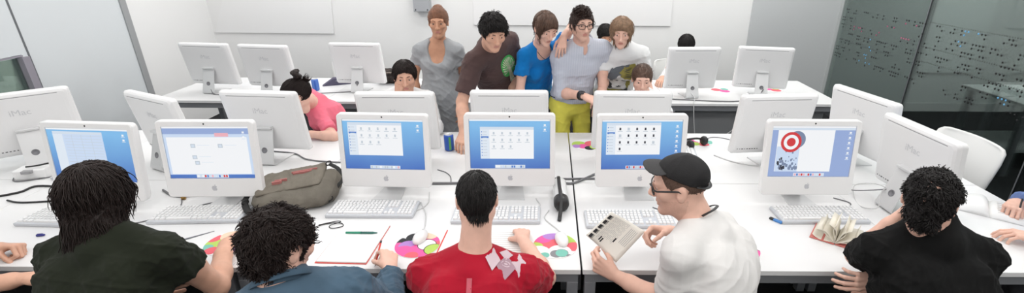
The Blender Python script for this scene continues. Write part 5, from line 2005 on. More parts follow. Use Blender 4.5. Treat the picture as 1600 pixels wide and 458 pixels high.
# ------------------------------------------------------------ where everybody is (metres)
POSE = {
    'P1': dict(hd=(-2.62, 1.5, 1.26), fwd_head=(0.3, 1, -0.5), shR=(-2.46, 1.4, 1), shL=(-2.82, 1.42, 1), elR=(-2.42, 1.52, 0.7), wrR=(-2.067, 1.544, 0.8), hdirR=(1, 0.1, -0.05), palmR=(0, 0, -1), elL=(-2.72, 1.66, 0.79), wrL=(-2.456, 1.775, 0.785), hdirL=(1, 0.12, -0.02), palmL=(0, -0.5, -1)),
    'P2': dict(hd=(-1.618, 1.5, 1.195), fwd_head=(-0.28, 0.95, -0.24), shR=(-1.406, 1.44, 1.004), shL=(-1.735, 1.42, 1.002), elR=(-1.324, 1.533, 0.7), wrR=(-1.451, 1.8, 0.795), hdirR=(0.25, 1, -0.12), palmR=(0, 0, -1), elL=(-1.72, 1.42, 0.74), wrL=(-1.541, 1.47, 0.813), hdirL=(1, 0.15, 0.25), palmL=(0, 1, -0.2)),
    'P3': dict(hd=(-0.793, 1.18, 1.206), fwd_head=(0.46, 0.88, -0.3), shR=(-0.62, 1.22, 1.02), shL=(-0.94, 1.04, 1.01), elR=(-0.6, 1.42, 0.8), wrR=(-0.66, 1.631, 0.795), hdirR=(-0.35, 1, 0.15), palmR=(-0.5, -0.1, -1), elL=(-1.15, 1.2, 0.76), wrL=(-0.98, 1.45, 0.72), hdirL=(0.4, 1, 0), palmL=(0, 0, -1)),
    'P4': dict(hd=(-0.258, 1.5, 1.189), fwd_head=(-0.15, 0.9, -0.45), shR=(-0.114, 1.43, 0.925), shL=(-0.428, 1.42, 0.925), elR=(-0.02, 1.62, 0.76), wrR=(-0.12, 1.86, 0.785), hdirR=(-0.1, 1, -0.1), palmR=(0, 0, -1), elL=(-0.5, 1.62, 0.76), wrL=(-0.36, 1.84, 0.785), hdirL=(0.2, 1, -0.1), palmL=(0, 0, -1)),
    'P5': dict(hd=(0.5, 1.62, 1.189), fwd_head=(-0.93, 0.25, -0.2), shR=(0.707, 1.7, 0.947), shL=(0.489, 1.46, 1.004), elR=(0.86, 1.86, 0.78), wrR=(0.537, 1.79, 0.883), hdirR=(-1, -0.05, 0.05), palmR=(0, -0.75, -0.6), elL=(0.5, 1.5, 0.74), wrL=(0.281, 1.66, 0.741), hdirL=(-0.85, 0.35, 0.4), palmL=(0.35, 0.9, -0.1)),
    'P6': dict(hd=(1.318, 1.45, 1.222), fwd_head=(0.66, 0.74, -0.26), shR=(1.493, 1.42, 1.028), shL=(1.233, 1.45, 1.016), elL=(1.313, 1.716, 0.8), wrL=(1.405, 1.64, 1.066), hdirL=(0.35, -0.25, 1), palmL=(0.5, -0.7, -0.2), elR=(1.47, 1.22, 0.66), wrR=(1.321, 1.54, 0.822), hdirR=(-1, 0.1, -0.25), palmR=(0, 1, -0.3)),
    'P7': dict(hd=(2.74, 2.22, 1.2), fwd_head=(-0.9, 0, -0.45), shR=(2.83, 2.4, 1), shL=(2.8, 2.05, 1), elR=(2.899, 2.265, 0.82), wrR=(2.482, 2.227, 0.795), hdirR=(-0.7, -0.6, -0.05), palmR=(-0.2, -0.25, -1), elL=(2.76, 1.92, 0.78), wrL=(2.295, 1.89, 0.79), hdirL=(-1, 0.55, -0.05), palmL=(0, 0, -1)),
    'P8': dict(hd=(-1.784, 3.22, 1.066), fwd_head=(-0.8, -0.45, -0.3), shL=(-1.736, 3.4, 0.854), shR=(-1.9, 3.62, 0.95), elL=(-1.562, 3.309, 0.8), wrL=(-1.791, 3.211, 0.79), hdirL=(-1, 0, 0), palmL=(0, 0, -1), elR=(-2.12, 3.5, 0.79), wrR=(-1.95, 3.22, 0.79), hdirR=(0.5, -0.5, 0), palmR=(0, 0, -1)),
    'P9': dict(hd=(-1.064, 3.42, 1.159), fwd_head=(0.28, -1, -0.2), shR=(-1.282, 3.56, 0.94), shL=(-0.971, 3.56, 0.952), elR=(-1.22, 3.3, 0.8), wrR=(-1.112, 3.36, 1.03), hdirR=(0.25, -0.1, 1), palmR=(0.4, 0.9, 0), elL=(-0.86, 3.34, 0.8), wrL=(-1.06, 3.2, 0.79), hdirL=(-1, -0.2, 0), palmL=(0, 0, -1)),
    'P10': dict(hd=(-0.862, 3.75, 1.507), fwd_head=(0.1, -1, -0.15), shR=(-1.024, 3.8, 1.285), shL=(-0.758, 3.8, 1.286), elR=(-1.13, 3.85, 1.031), wrR=(-1.076, 3.75, 0.835), hdirR=(0.1, -0.2, -1), palmR=(0.9, 0, 0), elL=(-0.725, 3.85, 1.055), wrL=(-0.732, 3.75, 0.837), hdirL=(0, -0.2, -1), palmL=(-0.9, 0, 0), hip=(-0.89, 3.8, 0.9)),
    'P11': dict(hd=(-0.372, 3.18, 1.524), fwd_head=(0.42, -1, -0.55), shR=(-0.555, 3.32, 1.288), shL=(-0.289, 3.6, 1.404), elR=(-0.66, 3.34, 1.03), wrR=(-0.595, 3.072, 0.85), hdirR=(-0.1, -0.8, -0.45), palmR=(0, 0, -1), elL=(-0.284, 3.66, 1.156), wrL=(-0.3, 3.55, 0.98), hdirL=(-0.1, -0.2, -1), palmL=(-1, 0, 0), hip=(-0.38, 3.83, 0.93)),
    'P12': dict(hd=(-0.032, 3.42, 1.516), fwd_head=(0.45, -0.8, -0.5), shR=(-0.165, 3.5, 1.309), shL=(0.015, 3.66, 1.308), elR=(-0.24, 3.5, 1.06), wrR=(-0.22, 3.36, 0.84), hdirR=(0, -0.8, -0.5), palmR=(0, 0, -1), elL=(0.145, 3.66, 1.454), wrL=(0.096, 3.44, 1.451), hdirL=(-0.15, -0.55, -0.9), palmL=(0, 0.9, -0.5), hip=(-0.14, 3.8, 0.92)),
    'P13': dict(hd=(0.224, 3.4, 1.551), fwd_head=(0.3, -1, -0.2), shR=(0.105, 3.5, 1.31), shL=(0.369, 3.56, 1.348), elR=(0.065, 3.52, 1.082), wrR=(0.253, 3.32, 1.05), hdirR=(0.9, -0.35, -0.35), palmR=(0, 0.4, -1), elL=(0.43, 3.66, 1.109), wrL=(0.384, 3.45, 1.013), hdirL=(-0.2, -0.5, -0.8), palmL=(0, 0.3, -1), hip=(0.17, 3.66, 0.92)),
    'P14': dict(hd=(0.523, 3.52, 1.478), fwd_head=(-0.15, -1, -0.35), shR=(0.427, 3.62, 1.288), shL=(0.685, 3.62, 1.3), elR=(0.424, 3.68, 1.062), wrR=(0.4, 3.37, 0.81), hdirR=(0.1, -0.8, -0.15), palmR=(0, 0, -1), elL=(0.747, 3.7, 1.075), wrL=(0.84, 3.5, 0.86), hdirL=(0, -0.9, -0.4), palmL=(0, 0, -1), hip=(0.52, 3.84, 0.92)),
    'P15': dict(hd=(0.681, 3.42, 1.151), fwd_head=(-0.1, -1, -0.25), shR=(0.619, 3.54, 0.947), shL=(0.838, 3.54, 0.949), elR=(0.5, 3.34, 0.79), wrR=(0.62, 3.18, 0.8), hdirR=(0.6, -0.6, 0), palmR=(0, 0, -1), elL=(0.9, 3.34, 0.79), wrL=(0.76, 3.18, 0.8), hdirL=(-0.6, -0.6, 0), palmL=(0, 0, -1)),
    'P16': dict(hd=(0.608, 5.25, 1.174), fwd_head=(0.1, -1, -0.5), shR=(0.475, 5.4, 0.947), shL=(0.795, 5.4, 0.964), elR=(0.42, 5.1, 0.79), wrR=(0.56, 4.92, 0.79), hdirR=(0.5, -1, 0), palmR=(0, 0, -1), elL=(0.95, 5.1, 0.79), wrL=(0.78, 4.92, 0.79), hdirL=(-0.5, -1, 0), palmL=(0, 0, -1)),
    'P17': dict(hd=(1.487, 5.2, 1.077), fwd_head=(-0.3, -1, -0.6), shR=(1.408, 5.3, 0.872), shL=(1.715, 5.4, 0.837), elR=(1.29, 5.12, 0.8), wrR=(1.175, 4.86, 0.79), hdirR=(-0.5, -1, 0), palmR=(0, 0, -1), elL=(1.75, 5.12, 0.79), wrL=(1.62, 4.92, 0.79), hdirL=(-0.4, -1, 0), palmL=(0, 0, -1)),
}
PAPER = [(0.264, 1.75, 0.997), (0.416, 1.75, 0.901), (0.291, 1.70, 0.775), (0.159, 1.72, 0.90)]
# ------------------------------------------------------------ looks
SK1 = mat('skin_fair', srgb(226, 182, 163), 0.48, 0.35, bump=0.06, bscale=250, var=0.05, vscale=30)
SK2 = mat('skin_warm', srgb(214, 166, 142), 0.48, 0.35, bump=0.06, bscale=250, var=0.06, vscale=30)
SK3 = mat('skin_tan', srgb(198, 148, 120), 0.48, 0.35, bump=0.06, bscale=250, var=0.06, vscale=30)
STUB = mat('stubbled_skin', srgb(212, 170, 152), 0.55, 0.3, var=0.07, vscale=220)
H_DARK = mat('hair_dark_brown', srgb(31, 20, 17), 0.52, 0.3, bump=0.3, bscale=300, var=0.15, vscale=60)
H_BLACK = mat('hair_black', srgb(22, 18, 17), 0.50, 0.35, bump=0.3, bscale=300, var=0.3, vscale=60)
H_BROWN = mat('hair_brown', srgb(88, 64, 50), 0.45, 0.5, bump=0.3, bscale=300, var=0.3, vscale=60)
H_LIGHT = mat('hair_light_brown', srgb(140, 112, 88), 0.45, 0.5, bump=0.3, bscale=300, var=0.25, vscale=60)
H_AUBURN = mat('hair_auburn', srgb(122, 80, 56), 0.45, 0.5, bump=0.3, bscale=300, var=0.25, vscale=60)


def cloth(name, c, var=0.05, sheen=0.1, rough=0.88):
    return mat(name, c, rough, 0.15, bump=0.25, bscale=700, var=var, vscale=12, sheen=sheen)


C_GREEN = cloth('dark_green_cotton', srgb(32, 36, 26), 0.1, 0.05)
C_DENIM = cloth('slate_denim', srgb(74, 96, 114), 0.14)
C_RED = cloth('red_cotton', srgb(168, 22, 44), 0.05)
C_WHITE = cloth('white_cotton', srgb(222, 220, 218), 0.02)
C_BLACK = cloth('black_cotton', srgb(17, 17, 17), 0.1, 0.02)
C_FLEECE = cloth('blue_fleece', srgb(106, 128, 178), 0.08)
C_PINK = cloth('coral_pink_cotton', srgb(234, 118, 138), 0.05)
C_OFF = cloth('off_white_cotton', srgb(226, 226, 226), 0.02)
C_GREY = cloth('heather_grey', srgb(160, 163, 166), 0.06)
C_BROWN = cloth('brown_cotton', srgb(84, 66, 64), 0.06)
C_BLUE = cloth('bright_blue_cotton', srgb(18, 118, 190), 0.06)
C_YELLOW = cloth('yellow_cotton', srgb(246, 238, 104), 0.04)
C_JEAN = cloth('dark_jeans', srgb(40, 46, 62), 0.15)
C_CHAR = cloth('charcoal_trousers', srgb(48, 48, 52), 0.1)


def stripes():
    m = cloth('pinstripe_cotton', srgb(198, 203, 214), 0.02)
    nt = m.node_tree
    b = nt.nodes['Principled BSDF']
    tc = nt.nodes.new('ShaderNodeTexCoord')
    w = nt.nodes.new('ShaderNodeTexWave')
    w.inputs['Scale'].default_value = 42
    w.inputs['Distortion'].default_value = 1.2
    w.inputs['Detail Scale'].default_value = 0.5
    nt.links.new(tc.outputs['Object'], w.inputs['Vector'])
    r = nt.nodes.new('ShaderNodeValToRGB')
    r.color_ramp.elements[0].color = srgb(176, 182, 198) + (1,)
    r.color_ramp.elements[1].color = srgb(214, 217, 225) + (1,)
    nt.links.new(w.outputs['Fac'], r.inputs['Fac'])
    nt.links.new(r.outputs['Color'], b.inputs['Base Color'])
    return m


C_STRIPE = stripes()
CR = V(0, -0.045, 0.12)


def f_crown(g=0.4, fx=0.0, fy=0.0):
    return lambda p, n, r: V(0, -0.02, -1) if p[2] < -0.055 else unit((p - CR) * V(1, 1, 0.6)) * V(*(2 * [max(-0.10, min(1, (p[2] + 0.04) / 0.07))] + [1])) + V(fx, fy, -g)


def f_curl(p, n, r):
    return r.normal(size=3)


def f_wave(p, n, r):
    return unit((p - CR) * V(1, 1, 0.5)) * V(0.7, 0.7, 1) + 0.65 * V(math.sin(95 * p[1] + 60 * p[2]), math.sin(80 * p[0] + 75 * p[2] + 1.3), math.sin(90 * p[0] - 70 * p[1] + 0.6)) + V(0, 0, -0.2)


def f_bun(b):
    return lambda p, n, r: V(*b) - p


def f_side(p, n, r):  # swept across the forehead
    return V(0.5 if p[1] > 0 else 0.0, 0.9 if p[1] > -0.03 else -0.2, -0.55)


CURLY = dict(off=0.009, top=1.3, cut=-0.068, flow=f_wave, n=5200, len=0.024, segs=6, curl=(0.0026, 0.9), r=0.0013, lift=0.16, hug=0.85, amp=0.007, nscale=120, jit=0.12, hairline=-0.004, add=[((0, -0.055, -0.045), (0.062, 0.052, 0.060))])
LONG = dict(off=0.012, cut=-0.175, cuttilt=0.0, ears=False, facew=0.075, flow=f_crown(0.7), n=4500, len=0.10, segs=8, curl=(0.0025, 0.9), r=0.0014, lift=0.05, grav=0.5, amp=0.004, jit=0.14,
            add=[((0, -0.050, -0.05), (0.084, 0.070, 0.090)), ((0, -0.066, -0.115), (0.076, 0.048, 0.066))], hairline=-0.01)
CROP = dict(off=0.007, cut=-0.072, flow=f_crown(0.5), n=1980, len=0.030, segs=4, r=0.0014, lift=0.12, amp=0.003)
THICK = dict(off=0.010, top=1.3, cut=-0.066, flow=f_crown(0.3, 0, 0.5), n=2160, len=0.045, segs=6, curl=(0.003, 0.9), r=0.0018, lift=0.25, amp=0.005, jit=0.15, hairline=0.004)
PIXIE = dict(off=0.010, cut=-0.085, ears=False, facew=0.085, hairline=0.002, flow=f_side, n=2340, len=0.07, segs=7, r=0.0016, lift=0.10, grav=0.3, amp=0.003, jit=0.06)
SPIKY = dict(off=0.008, top=1.8, cut=-0.06, hairline=0.010, flow=lambda p, n, r: V(0.45 if p[2] > 0.06 else 0.0, 0.9 if p[2] > 0.05 else 0.1, 0.30 if p[2] > 0.08 else -0.6) + r.normal(size=3) * 0.3, n=1980, len=0.042, segs=5, r=0.0018, lift=0.5, hug=0.4, amp=0.004, jit=0.1)
BUNBACK = dict(off=0.007, cut=-0.066, flow=f_bun((0, -0.10, 0.075)), n=1800, len=0.08, segs=7, r=0.0014, lift=0.05, amp=0.002, jit=0.04, hairline=0.006)
TIED = dict(off=0.007, cut=-0.075, ears=True, flow=f_bun((0, -0.12, 0.03)), n=1800, len=0.08, segs=7, r=0.0014, lift=0.06, amp=0.002, jit=0.04, hairline=0.006)
LOOSE = dict(off=0.008, cut=-0.095, ears=False, facew=0.080, flow=f_crown(0.6), n=2340, len=0.10, segs=8, r=0.0016, lift=0.08, grav=0.5, amp=0.003, jit=0.10, hairline=0.0)


def knot(root, J, c, r, m, seed=1, name='hair_bun', tail=False):
    rng = np.random.default_rng(seed)
    mb = MB()
    T = lambda p: J['hc'] + J['HM'] @ (p * J['s']) - np.array(root.location)
    for k in range(16):
        a0 = rng.uniform(0, 6.28)
        t = rng.uniform(-0.6, 0.6)
        pts = []
        for i in range(9):
            a = a0 + i * 0.55
            q = V(math.cos(a) * math.cos(t), math.sin(a) * math.sin(t) + rng.normal() * 0.06, math.sin(a) * math.cos(t))
            pts.append(T(V(*c) + q * np.array(r) * 0.82))
        mb.tube(pts, [0.002] + [r[0] * 0.30 * J['s']] * 7 + [0.002], 7)
    return mb.build(name, m, root)


def pos(k):
    d = {n: np.array(v, float) for n, v in POSE[k].items()}
    return d


WHO = {}


def cast(k, label, **o):
    r, J, sh = person(k, pos(k), label, o)
    WHO[k] = (r, J, sh)
    return r, J, sh


cast('P1', 'person at the far left edge, only a bare forearm and resting fist in view', skin=SK2, hairmat=H_DARK, hair=CROP, near=True, shirt=C_CHAR, sleeve=0.6, trousers=C_JEAN, handL='fist', handR='relaxed')
cast('P2', 'person with long dark brown hair in a dark green t-shirt, back to us', skin=SK2, hairmat=H_DARK, hair=LONG, near=True, shirt=C_GREEN, sleeve=0.42, trousers=C_JEAN, s=0.99, ease=0.013, fold=0.008,
     waist=1.12, handR='mouse', handL='relaxed', slouch=0.02, arm=1.04, collar_h=0.02)
r, J, sh = cast('P3', 'curly dark-haired person in a slate blue denim shirt, holding a red pencil', skin=SK1, hairmat=H_DARK, hair=dict(CURLY, add=[((0, -0.045, -0.03), (0.066, 0.055, 0.055))], cut=-0.080), hs=0.95, near=True, shirt=C_DENIM, collar_h=0.0, vee=True, shirtname='denim_shirt', sleeve=1.86, cuff=True, trousers=C_CHAR,
                handR='pinch', fold=0.008, ease=0.018)
collar(r, J, C_DENIM, 0.034, 0.070, spread=0.02)
r, J, sh = cast('P4', 'person in a red t-shirt with silver print, back to us', skin=SK1, hairmat=H_BLACK, near=True, shirt=C_RED, sleeve=0.7, trousers=C_JEAN, s=0.97, hs=0.92, ease=0.014, fold=0.008, collar_h=0.004, handR='mouse', handL='mouse',
                hair=dict(off=0.001, cut=-0.072, cuttilt=0.5, flow=f_crown(0.7), n=3000, len=0.030, segs=5, r=0.0012, lift=0.0, amp=0.001, jit=0.05, add=[((0, -0.055, -0.005), (0.058, 0.050, 0.070))], ears=True))
up, rt, fw = J['up'], J['right'], J['fwd']
dia = lambda cx, cy, w, h: [(cx, cy + h), (cx + w, cy), (cx, cy - h), (cx - w, cy)]
silver = mat('silver_print', srgb(198, 176, 184), 0.5)
dark_silver = mat('silver_print_dark', srgb(158, 128, 140), 0.5)
o_ = J['M'] + rt * 0.120 - up * 0.030
pd = unit(fw * 0.65 - up * 0.75)
pu = unit(np.cross(rt, pd))
pu = pu if np.dot(pu, up) > 0 else -pu
ring = [(0.016 * math.cos(a), 0.011 * math.sin(a)) for a in np.linspace(0, 2 * PI, 18, endpoint=False)]
decal(sh, 'back_print', o_, rt, pu, pd, [(dia(-0.045, 0.010, 0.026, 0.048), 0), (dia(0.045, 0.010, 0.026, 0.048), 0), (dia(0.0, -0.010, 0.034, 0.060), 1), (dia(0.0, 0.040, 0.024, 0.026), 0), (ring, 0), ([(x * 0.72, y * 0.66) for x, y in ring], 1),
                                                ([(x * 0.42, y * 0.30) for x, y in ring], 0)], [silver, dark_silver])
decal(sh, 'neck_label', J['M'] - up * 0.012, rt, up, fw, [([(-0.009, -0.05), (0.009, -0.05), (0.009, 0.025), (-0.009, 0.025)], 0), ([(-0.012, -0.064), (0.012, -0.064), (0.012, -0.05), (-0.012, -0.05)], 1)],
      [mat('faint_pink_label', srgb(190, 84, 98), 0.7), mat('pale_label', srgb(226, 196, 200), 0.7)])

# the man in the cap
r, J, sh = cast('P5', 'man in black cap, glasses and white t-shirt, in profile with a paper', skin=SK1, stubble=STUB, hairmat=mat('hair_buzzed', srgb(96, 76, 66), 0.7, 0.2, var=0.3, vscale=300), near=True, shirt=C_WHITE, sleeve=0.78, trousers=C_CHAR, ease=0.018, sease=0.022, flare=0.012,
                fold=0.006, fscale=26, handL='pinch', handR='grip', hair=dict(off=0.0015, hairline=0.032, cut=-0.06, cuttilt=0.5, flow=f_crown(0.7), n=300, len=0.008, segs=3, r=0.0016, lift=0.02, amp=0.0005))
glasses(r, J, M_BLACK)
T = lambda x, y, z: V(x, y, z)
sd = SDF(V(-0.15, -0.2, -0.1), V(0.15, 0.25, 0.2), 0.0036 * RES)
cf = math.radians(10)
CM = frame(V(1, 0, 0), V(0, math.cos(cf), math.sin(cf)), V(0, -math.sin(cf), math.cos(cf)))
sd.ell((0, -0.012, 0.044), (0.083, 0.102, 0.086), None)
sd.half(V(0, 0, 0.048), V(0, 0.50, -1))
P, Q = sd.nets()
P = smooth_pts(P, Q, 2)
P = P + vnormals(P, Q) * (fold_noise(P, np.random.default_rng(2), 40) * 0.003)[:, None]
M_CAP = mat('black_cap_cloth', srgb(34, 33, 34), 0.7, 0.3, bump=0.3, bscale=400)
add_mesh(J['hc'][None] + (P * J['s']) @ J['HM'].T, Q, 'cap', M_CAP, r)
capo = [c for c in r.children if c.name.startswith('cap')][0]
sd = SDF(V(-0.15, -0.05, -0.05), V(0.15, 0.28, 0.2), 0.0030 * RES)
BMx = frame(V(1, 0, 0), unit(V(0, 1, 0.22)), unit(V(0, -0.22, 1)))
sd.ell((0, 0.070, 0.094), (0.076, 0.058, 0.0065), BMx)
sd.ell((0, -0.012, 0.044), (0.079, 0.098, 0.082), None, 0.0, 'sub')
P, Q = sd.nets()
P = P + np.stack([0 * P[:, 0], 0 * P[:, 0], -2.2 * P[:, 0] ** 2], 1)
b = add_mesh(J['hc'][None] + (P * J['s']) @ J['HM'].T, Q, 'cap_brim', mat('cap_brim_grey', srgb(58, 57, 58), 0.7, 0.3, bump=0.3, bscale=400), r)
b.parent = capo
HT = lambda p: J['hc'] + J['HM'] @ (V(*p) * J['s']) - np.array(r.location)
mb = MB()
mb.tube(spline([HT(p) for p in ((-0.068, -0.062, 0.022), (-0.046, -0.094, 0.006), (0, -0.108, -0.002), (0.046, -0.094, 0.006), (0.068, -0.062, 0.022))], 5), 0.010, 8, flat=0.35)
b = mb.build('cap_strap', M_BLACK, r)
b.parent = capo
# lanyard
nb, up, rt, fw = J['Nb'], J['up'], J['right'], J['fwd']
pts = [nb + up * h + (rt * math.sin(a) * 0.074 + fw * math.cos(a) * 0.078) for a, h in ((-2.2, 0.058), (-2.9, 0.066), (-3.7, 0.062), (-4.5, 0.045), (-5.3, 0.020), (-6.0, -0.02))]
MB().tube(spline([p - np.array(r.location) for p in pts], 5), 0.006, 8, flat=0.3).build('lanyard', M_BLACK, r)

r, J, sh = cast('P6', 'person in a black t-shirt, back to us, leaning on one elbow at the desk', skin=SK1, hairmat=H_BLACK, near=True, shirt=C_BLACK, sleeve=0.66, trousers=C_CHAR, s=0.98, ease=0.012, sease=0.016, fold=0.008,
                hair=dict(CURLY, len=0.020, off=0.005, cut=-0.100, cuttilt=0.15, add=[((0, -0.052, -0.045), (0.056, 0.048, 0.058))]), hs=0.95, collar_h=0.05, nbu=0.035, handR='drape', handL='relaxed', waist=1.1, slouch=0.03)
cast('P7', 'person at the right edge in a blue fleece sleeve, writing in the open white book', skin=SK1, hairmat=H_DARK, hair=CROP, near=True, shirt=C_FLEECE, shirtname='fleece', sleeve=1.92, cuff=True, trousers=C_CHAR, handR='pinch', handL='relaxed', s=0.98, sease=0.022)

# the group round the middle desk
r, J, sh = cast('P8', 'woman in a coral pink shirt with a dark topknot, leaning on the desk', skin=SK1, hairmat=H_DARK, woman=True, s=0.94, shirt=C_PINK, sleeve=0.72, trousers=C_JEAN, hair=BUNBACK, handL='relaxed')
knot(r, J, (0, -0.075, 0.145), (0.048, 0.040, 0.030), H_DARK, 4)
glasses(r, J, mat('clear_frame', (0.6, 0.55, 0.55), 0.3))
cast('P9', 'seated man in white with short dark hair, resting his cheek on his hand', skin=SK2, hairmat=H_DARK, shirt=C_OFF, shirtname='shirt', sleeve=1.6, trousers=C_JEAN, s=0.97, hair=dict(CROP, off=0.009, hairline=0.014), handR='fist', handL='relaxed', gaze=0.3)
r, J, sh = cast('P10', 'woman standing in a grey low-necked dress with auburn hair tied up', skin=SK3, hairmat=H_AUBURN, woman=True, stand=True, s=0.92, shirt=C_GREY, shirtname='dress', dress=True, sleeve=0.45, bare_legs=True,
                hair=TIED, scoop=((0, 0.12, -0.03), (0.076, 0.11, 0.125)), waist=0.92)
knot(r, J, (0, -0.05, 0.106), (0.040, 0.044, 0.024), H_AUBURN, 9)
r, J, sh = cast('P11', 'man in a brown t-shirt with a green tree print, leaning on one arm', skin=SK2, hairmat=H_BLACK, stand=True, shirt=C_BROWN, sleeve=0.78, trousers=C_JEAN, s=1.0, hair=THICK, lid=0.005, hs=0.96, handR='mouse', ease=0.018, sease=0.020)
up, rt, fw = J['up'], J['right'], J['fwd']
green = mat('green_print', srgb(74, 178, 88), 0.7)
ivory = mat('ivory_print', srgb(222, 226, 196), 0.7)
polys = [(blob(0, 0, 0.070, 0.105, 26), 0)]
for k in range(17):
    a = PI * (-0.12 + 1.24 * k / 16)
    c, s_ = math.cos(a), math.sin(a)
    r0, r1 = 0.018, 0.092
    x0, y0, x1, y1 = r0 * c * 0.66, -0.03 + r0 * s_, r1 * c * 0.66, -0.005 + r1 * s_
    w = 0.0045
    polys.append(([(x0 - s_ * 0.001, y0 + c * 0.001), (x1 - s_ * w, y1 + c * w), (x1 + s_ * w, y1 - c * w), (x0 + s_ * 0.001, y0 - c * 0.001)], 1))
for dx in (-0.012, -0.004, 0.004, 0.012):
    polys.append(([(dx * 0.5 - 0.0028, 0.0), (dx * 0.5 + 0.0028, 0.0), (dx * 1.5 + 0.0035, -0.165), (dx * 1.5 - 0.0035, -0.165)], 1))
decal(sh, 'tree_print', J['C'] + rt * -0.035 + fw * 0.3 + up * 0.045, rt * -1, up, -fw, polys, [green, ivory])
r, J, sh = cast('P12', 'woman with short brown hair in bright blue, hand on the next man\'s shoulder', skin=SK1, hairmat=H_BROWN, woman=True, stand=True, s=0.93, shirt=C_BLUE, sleeve=0.55, trousers=C_JEAN, hair=PIXIE, lid=0.005, handL='drape', handR='relaxed',
                scoop=((0, 0.09, 0.0), (0.075, 0.09, 0.075)), ease=0.010, hem=0.14)
mb = MB()
pts = [J['Nb'] + up_ for up_ in [J['right'] * math.sin(a) * 0.062 + J['fwd'] * (0.02 + math.cos(a) * 0.085) + J['up'] * (0.02 - 0.062 * max(0, math.cos(a)) ** 1.5 + 0.03 * max(0, -math.cos(a))) for a in np.linspace(0, 2 * PI, 30, endpoint=False)]]
mb.tube([p - np.array(r.location) for p in pts], 0.0022, 5, closed=True)
mb.build('necklace', M_BLACK, r)
r, J, sh = cast('P13', 'man with glasses in a pale striped shirt and yellow trousers, standing in the middle', skin=SK1, hairmat=mat('hair_ash_brown', srgb(66, 50, 44), 0.45, 0.5, bump=0.3, bscale=300, var=0.3, vscale=60), stand=True, s=0.95, shirt=C_STRIPE, shirtname='striped_shirt', sleeve=1.12, cuff=True, trousers=C_YELLOW, hair=SPIKY, lid=0.003,
                handR='relaxed', handL='relaxed', stubble=STUB, ease=0.015, fold=0.005, hem=-0.045, collar_h=-0.004, vee=True, waist=0.92, hs=0.95)
collar(r, J, C_STRIPE, 0.034, 0.067, spread=0.03, open_=0.75)
glasses(r, J, M_BLACK)
wr, el = J['wrR'], J['elR']
ax = unit(wr - el)
c = wr - ax * 0.03 - np.array(r.location)
mb = MB().lathe([(0.034, -0.016), (0.036, -0.010), (0.036, 0.010), (0.034, 0.016)], 18, c, frame(unit(np.cross(ax, V(0, 0, 1))), np.cross(ax, unit(np.cross(ax, V(0, 0, 1)))), ax))
mb.box(c + np.array([0, -0.020, 0.026]), (0.034, 0.030, 0.014), None, 1, 0.004)
mb.build('wristwatch', [M_BLACK, mat('watch_face', srgb(60, 56, 60), 0.25)], r)
H_, u_ = J['H'], J['up']
pts = [H_ + u_ * 0.055 + J['hside'] * 0.166 * math.cos(a) + np.cross(V(0, 0, 1), J['hside']) * 0.128 * math.sin(a) - np.array(r.location) for a in np.linspace(0, 2 * PI, 32, endpoint=False)]
MB().tube(pts, 0.017, 8, closed=True, flat=0.35).build('belt', M_BLACK, r)
r, J, sh = cast('P14', 'standing woman with light brown hair, white shirt printed in grey and olive', skin=SK1, hairmat=H_LIGHT, woman=True, stand=True, s=0.94, shirt=C_OFF, sleeve=0.42, trousers=C_JEAN, hair=LOOSE, lid=0.006, hs=0.94, handR='relaxed',
                handL='relaxed', ease=0.014)
up, rt, fw = J['up'], J['right'], J['fwd']
g1, g2, g3, g4 = mat('print_slate', srgb(96, 102, 108), 0.8), mat('print_olive', srgb(150, 142, 72), 0.8), mat('print_pale', srgb(205, 205, 202), 0.8), mat('print_dark', srgb(62, 64, 64), 0.8)
polys = [(blob(-0.02, 0.065, 0.095, 0.040, 22, 0.5, 0.2, 1), 0), (blob(-0.065, 0.025, 0.035, 0.060, 18, 0.2, 0.25, 2), 0), (blob(0.055, 0.055, 0.062, 0.058, 20, 0, 0.12, 3), 1), (blob(0.085, 0.095, 0.030, 0.045, 16, 0.3, 0.2, 4), 1),
         (blob(0.0, -0.040, 0.060, 0.048, 20, 0, 0.06, 5), 2), (blob(-0.028, -0.020, 0.018, 0.006, 12, -0.2, 0.15, 6), 3), (blob(0.03, -0.018, 0.018, 0.006, 12, 0.15, 0.15, 7), 3), (blob(0.0, -0.075, 0.020, 0.006, 12, 0, 0.2, 8), 3),
         (blob(-0.075, -0.075, 0.028, 0.030, 16, 0.4, 0.35, 9), 3), (blob(0.075, -0.06, 0.020, 0.040, 16, 0.2, 0.3, 10), 1), (blob(-0.03, -0.125, 0.070, 0.016, 18, 0.1, 0.4, 11), 1), (blob(0.05, -0.125, 0.035, 0.022, 16, 0.1, 0.4, 12), 3)]
for k in range(8):
    polys.append((blob(0.055 + 0.01 * math.sin(k), 0.02 + k * 0.011, 0.040 - 0.003 * k, 0.0022, 10, 0.2, 0.1, k), 3))
decal(sh, 'shirt_print', J['C'] + fw * 0.3 + up * -0.01, -rt, up, -fw, polys, [g1, g2, g3, g4])
cast('P15', 'seated girl with tied-back brown hair, only her face above a computer', skin=SK1, hairmat=H_BROWN, woman=True, s=0.90, shirt=C_OFF, sleeve=0.5, trousers=C_JEAN, hair=dict(TIED, n=520))
cast('P16', 'person at the back desk, mostly hidden behind the standing light-haired woman', skin=SK3, hairmat=H_BLACK, s=0.95, shirt=C_GREY, sleeve=0.6, trousers=C_JEAN, hair=dict(CROP, off=0.016), handR='relaxed')
cast('P17', 'person in white at the back desk, black hair showing above a computer', skin=SK2, hairmat=H_BLACK, s=0.97, shirt=C_OFF, sleeve=1.2, trousers=C_JEAN, hair=dict(CROP, off=0.012), handR='relaxed')

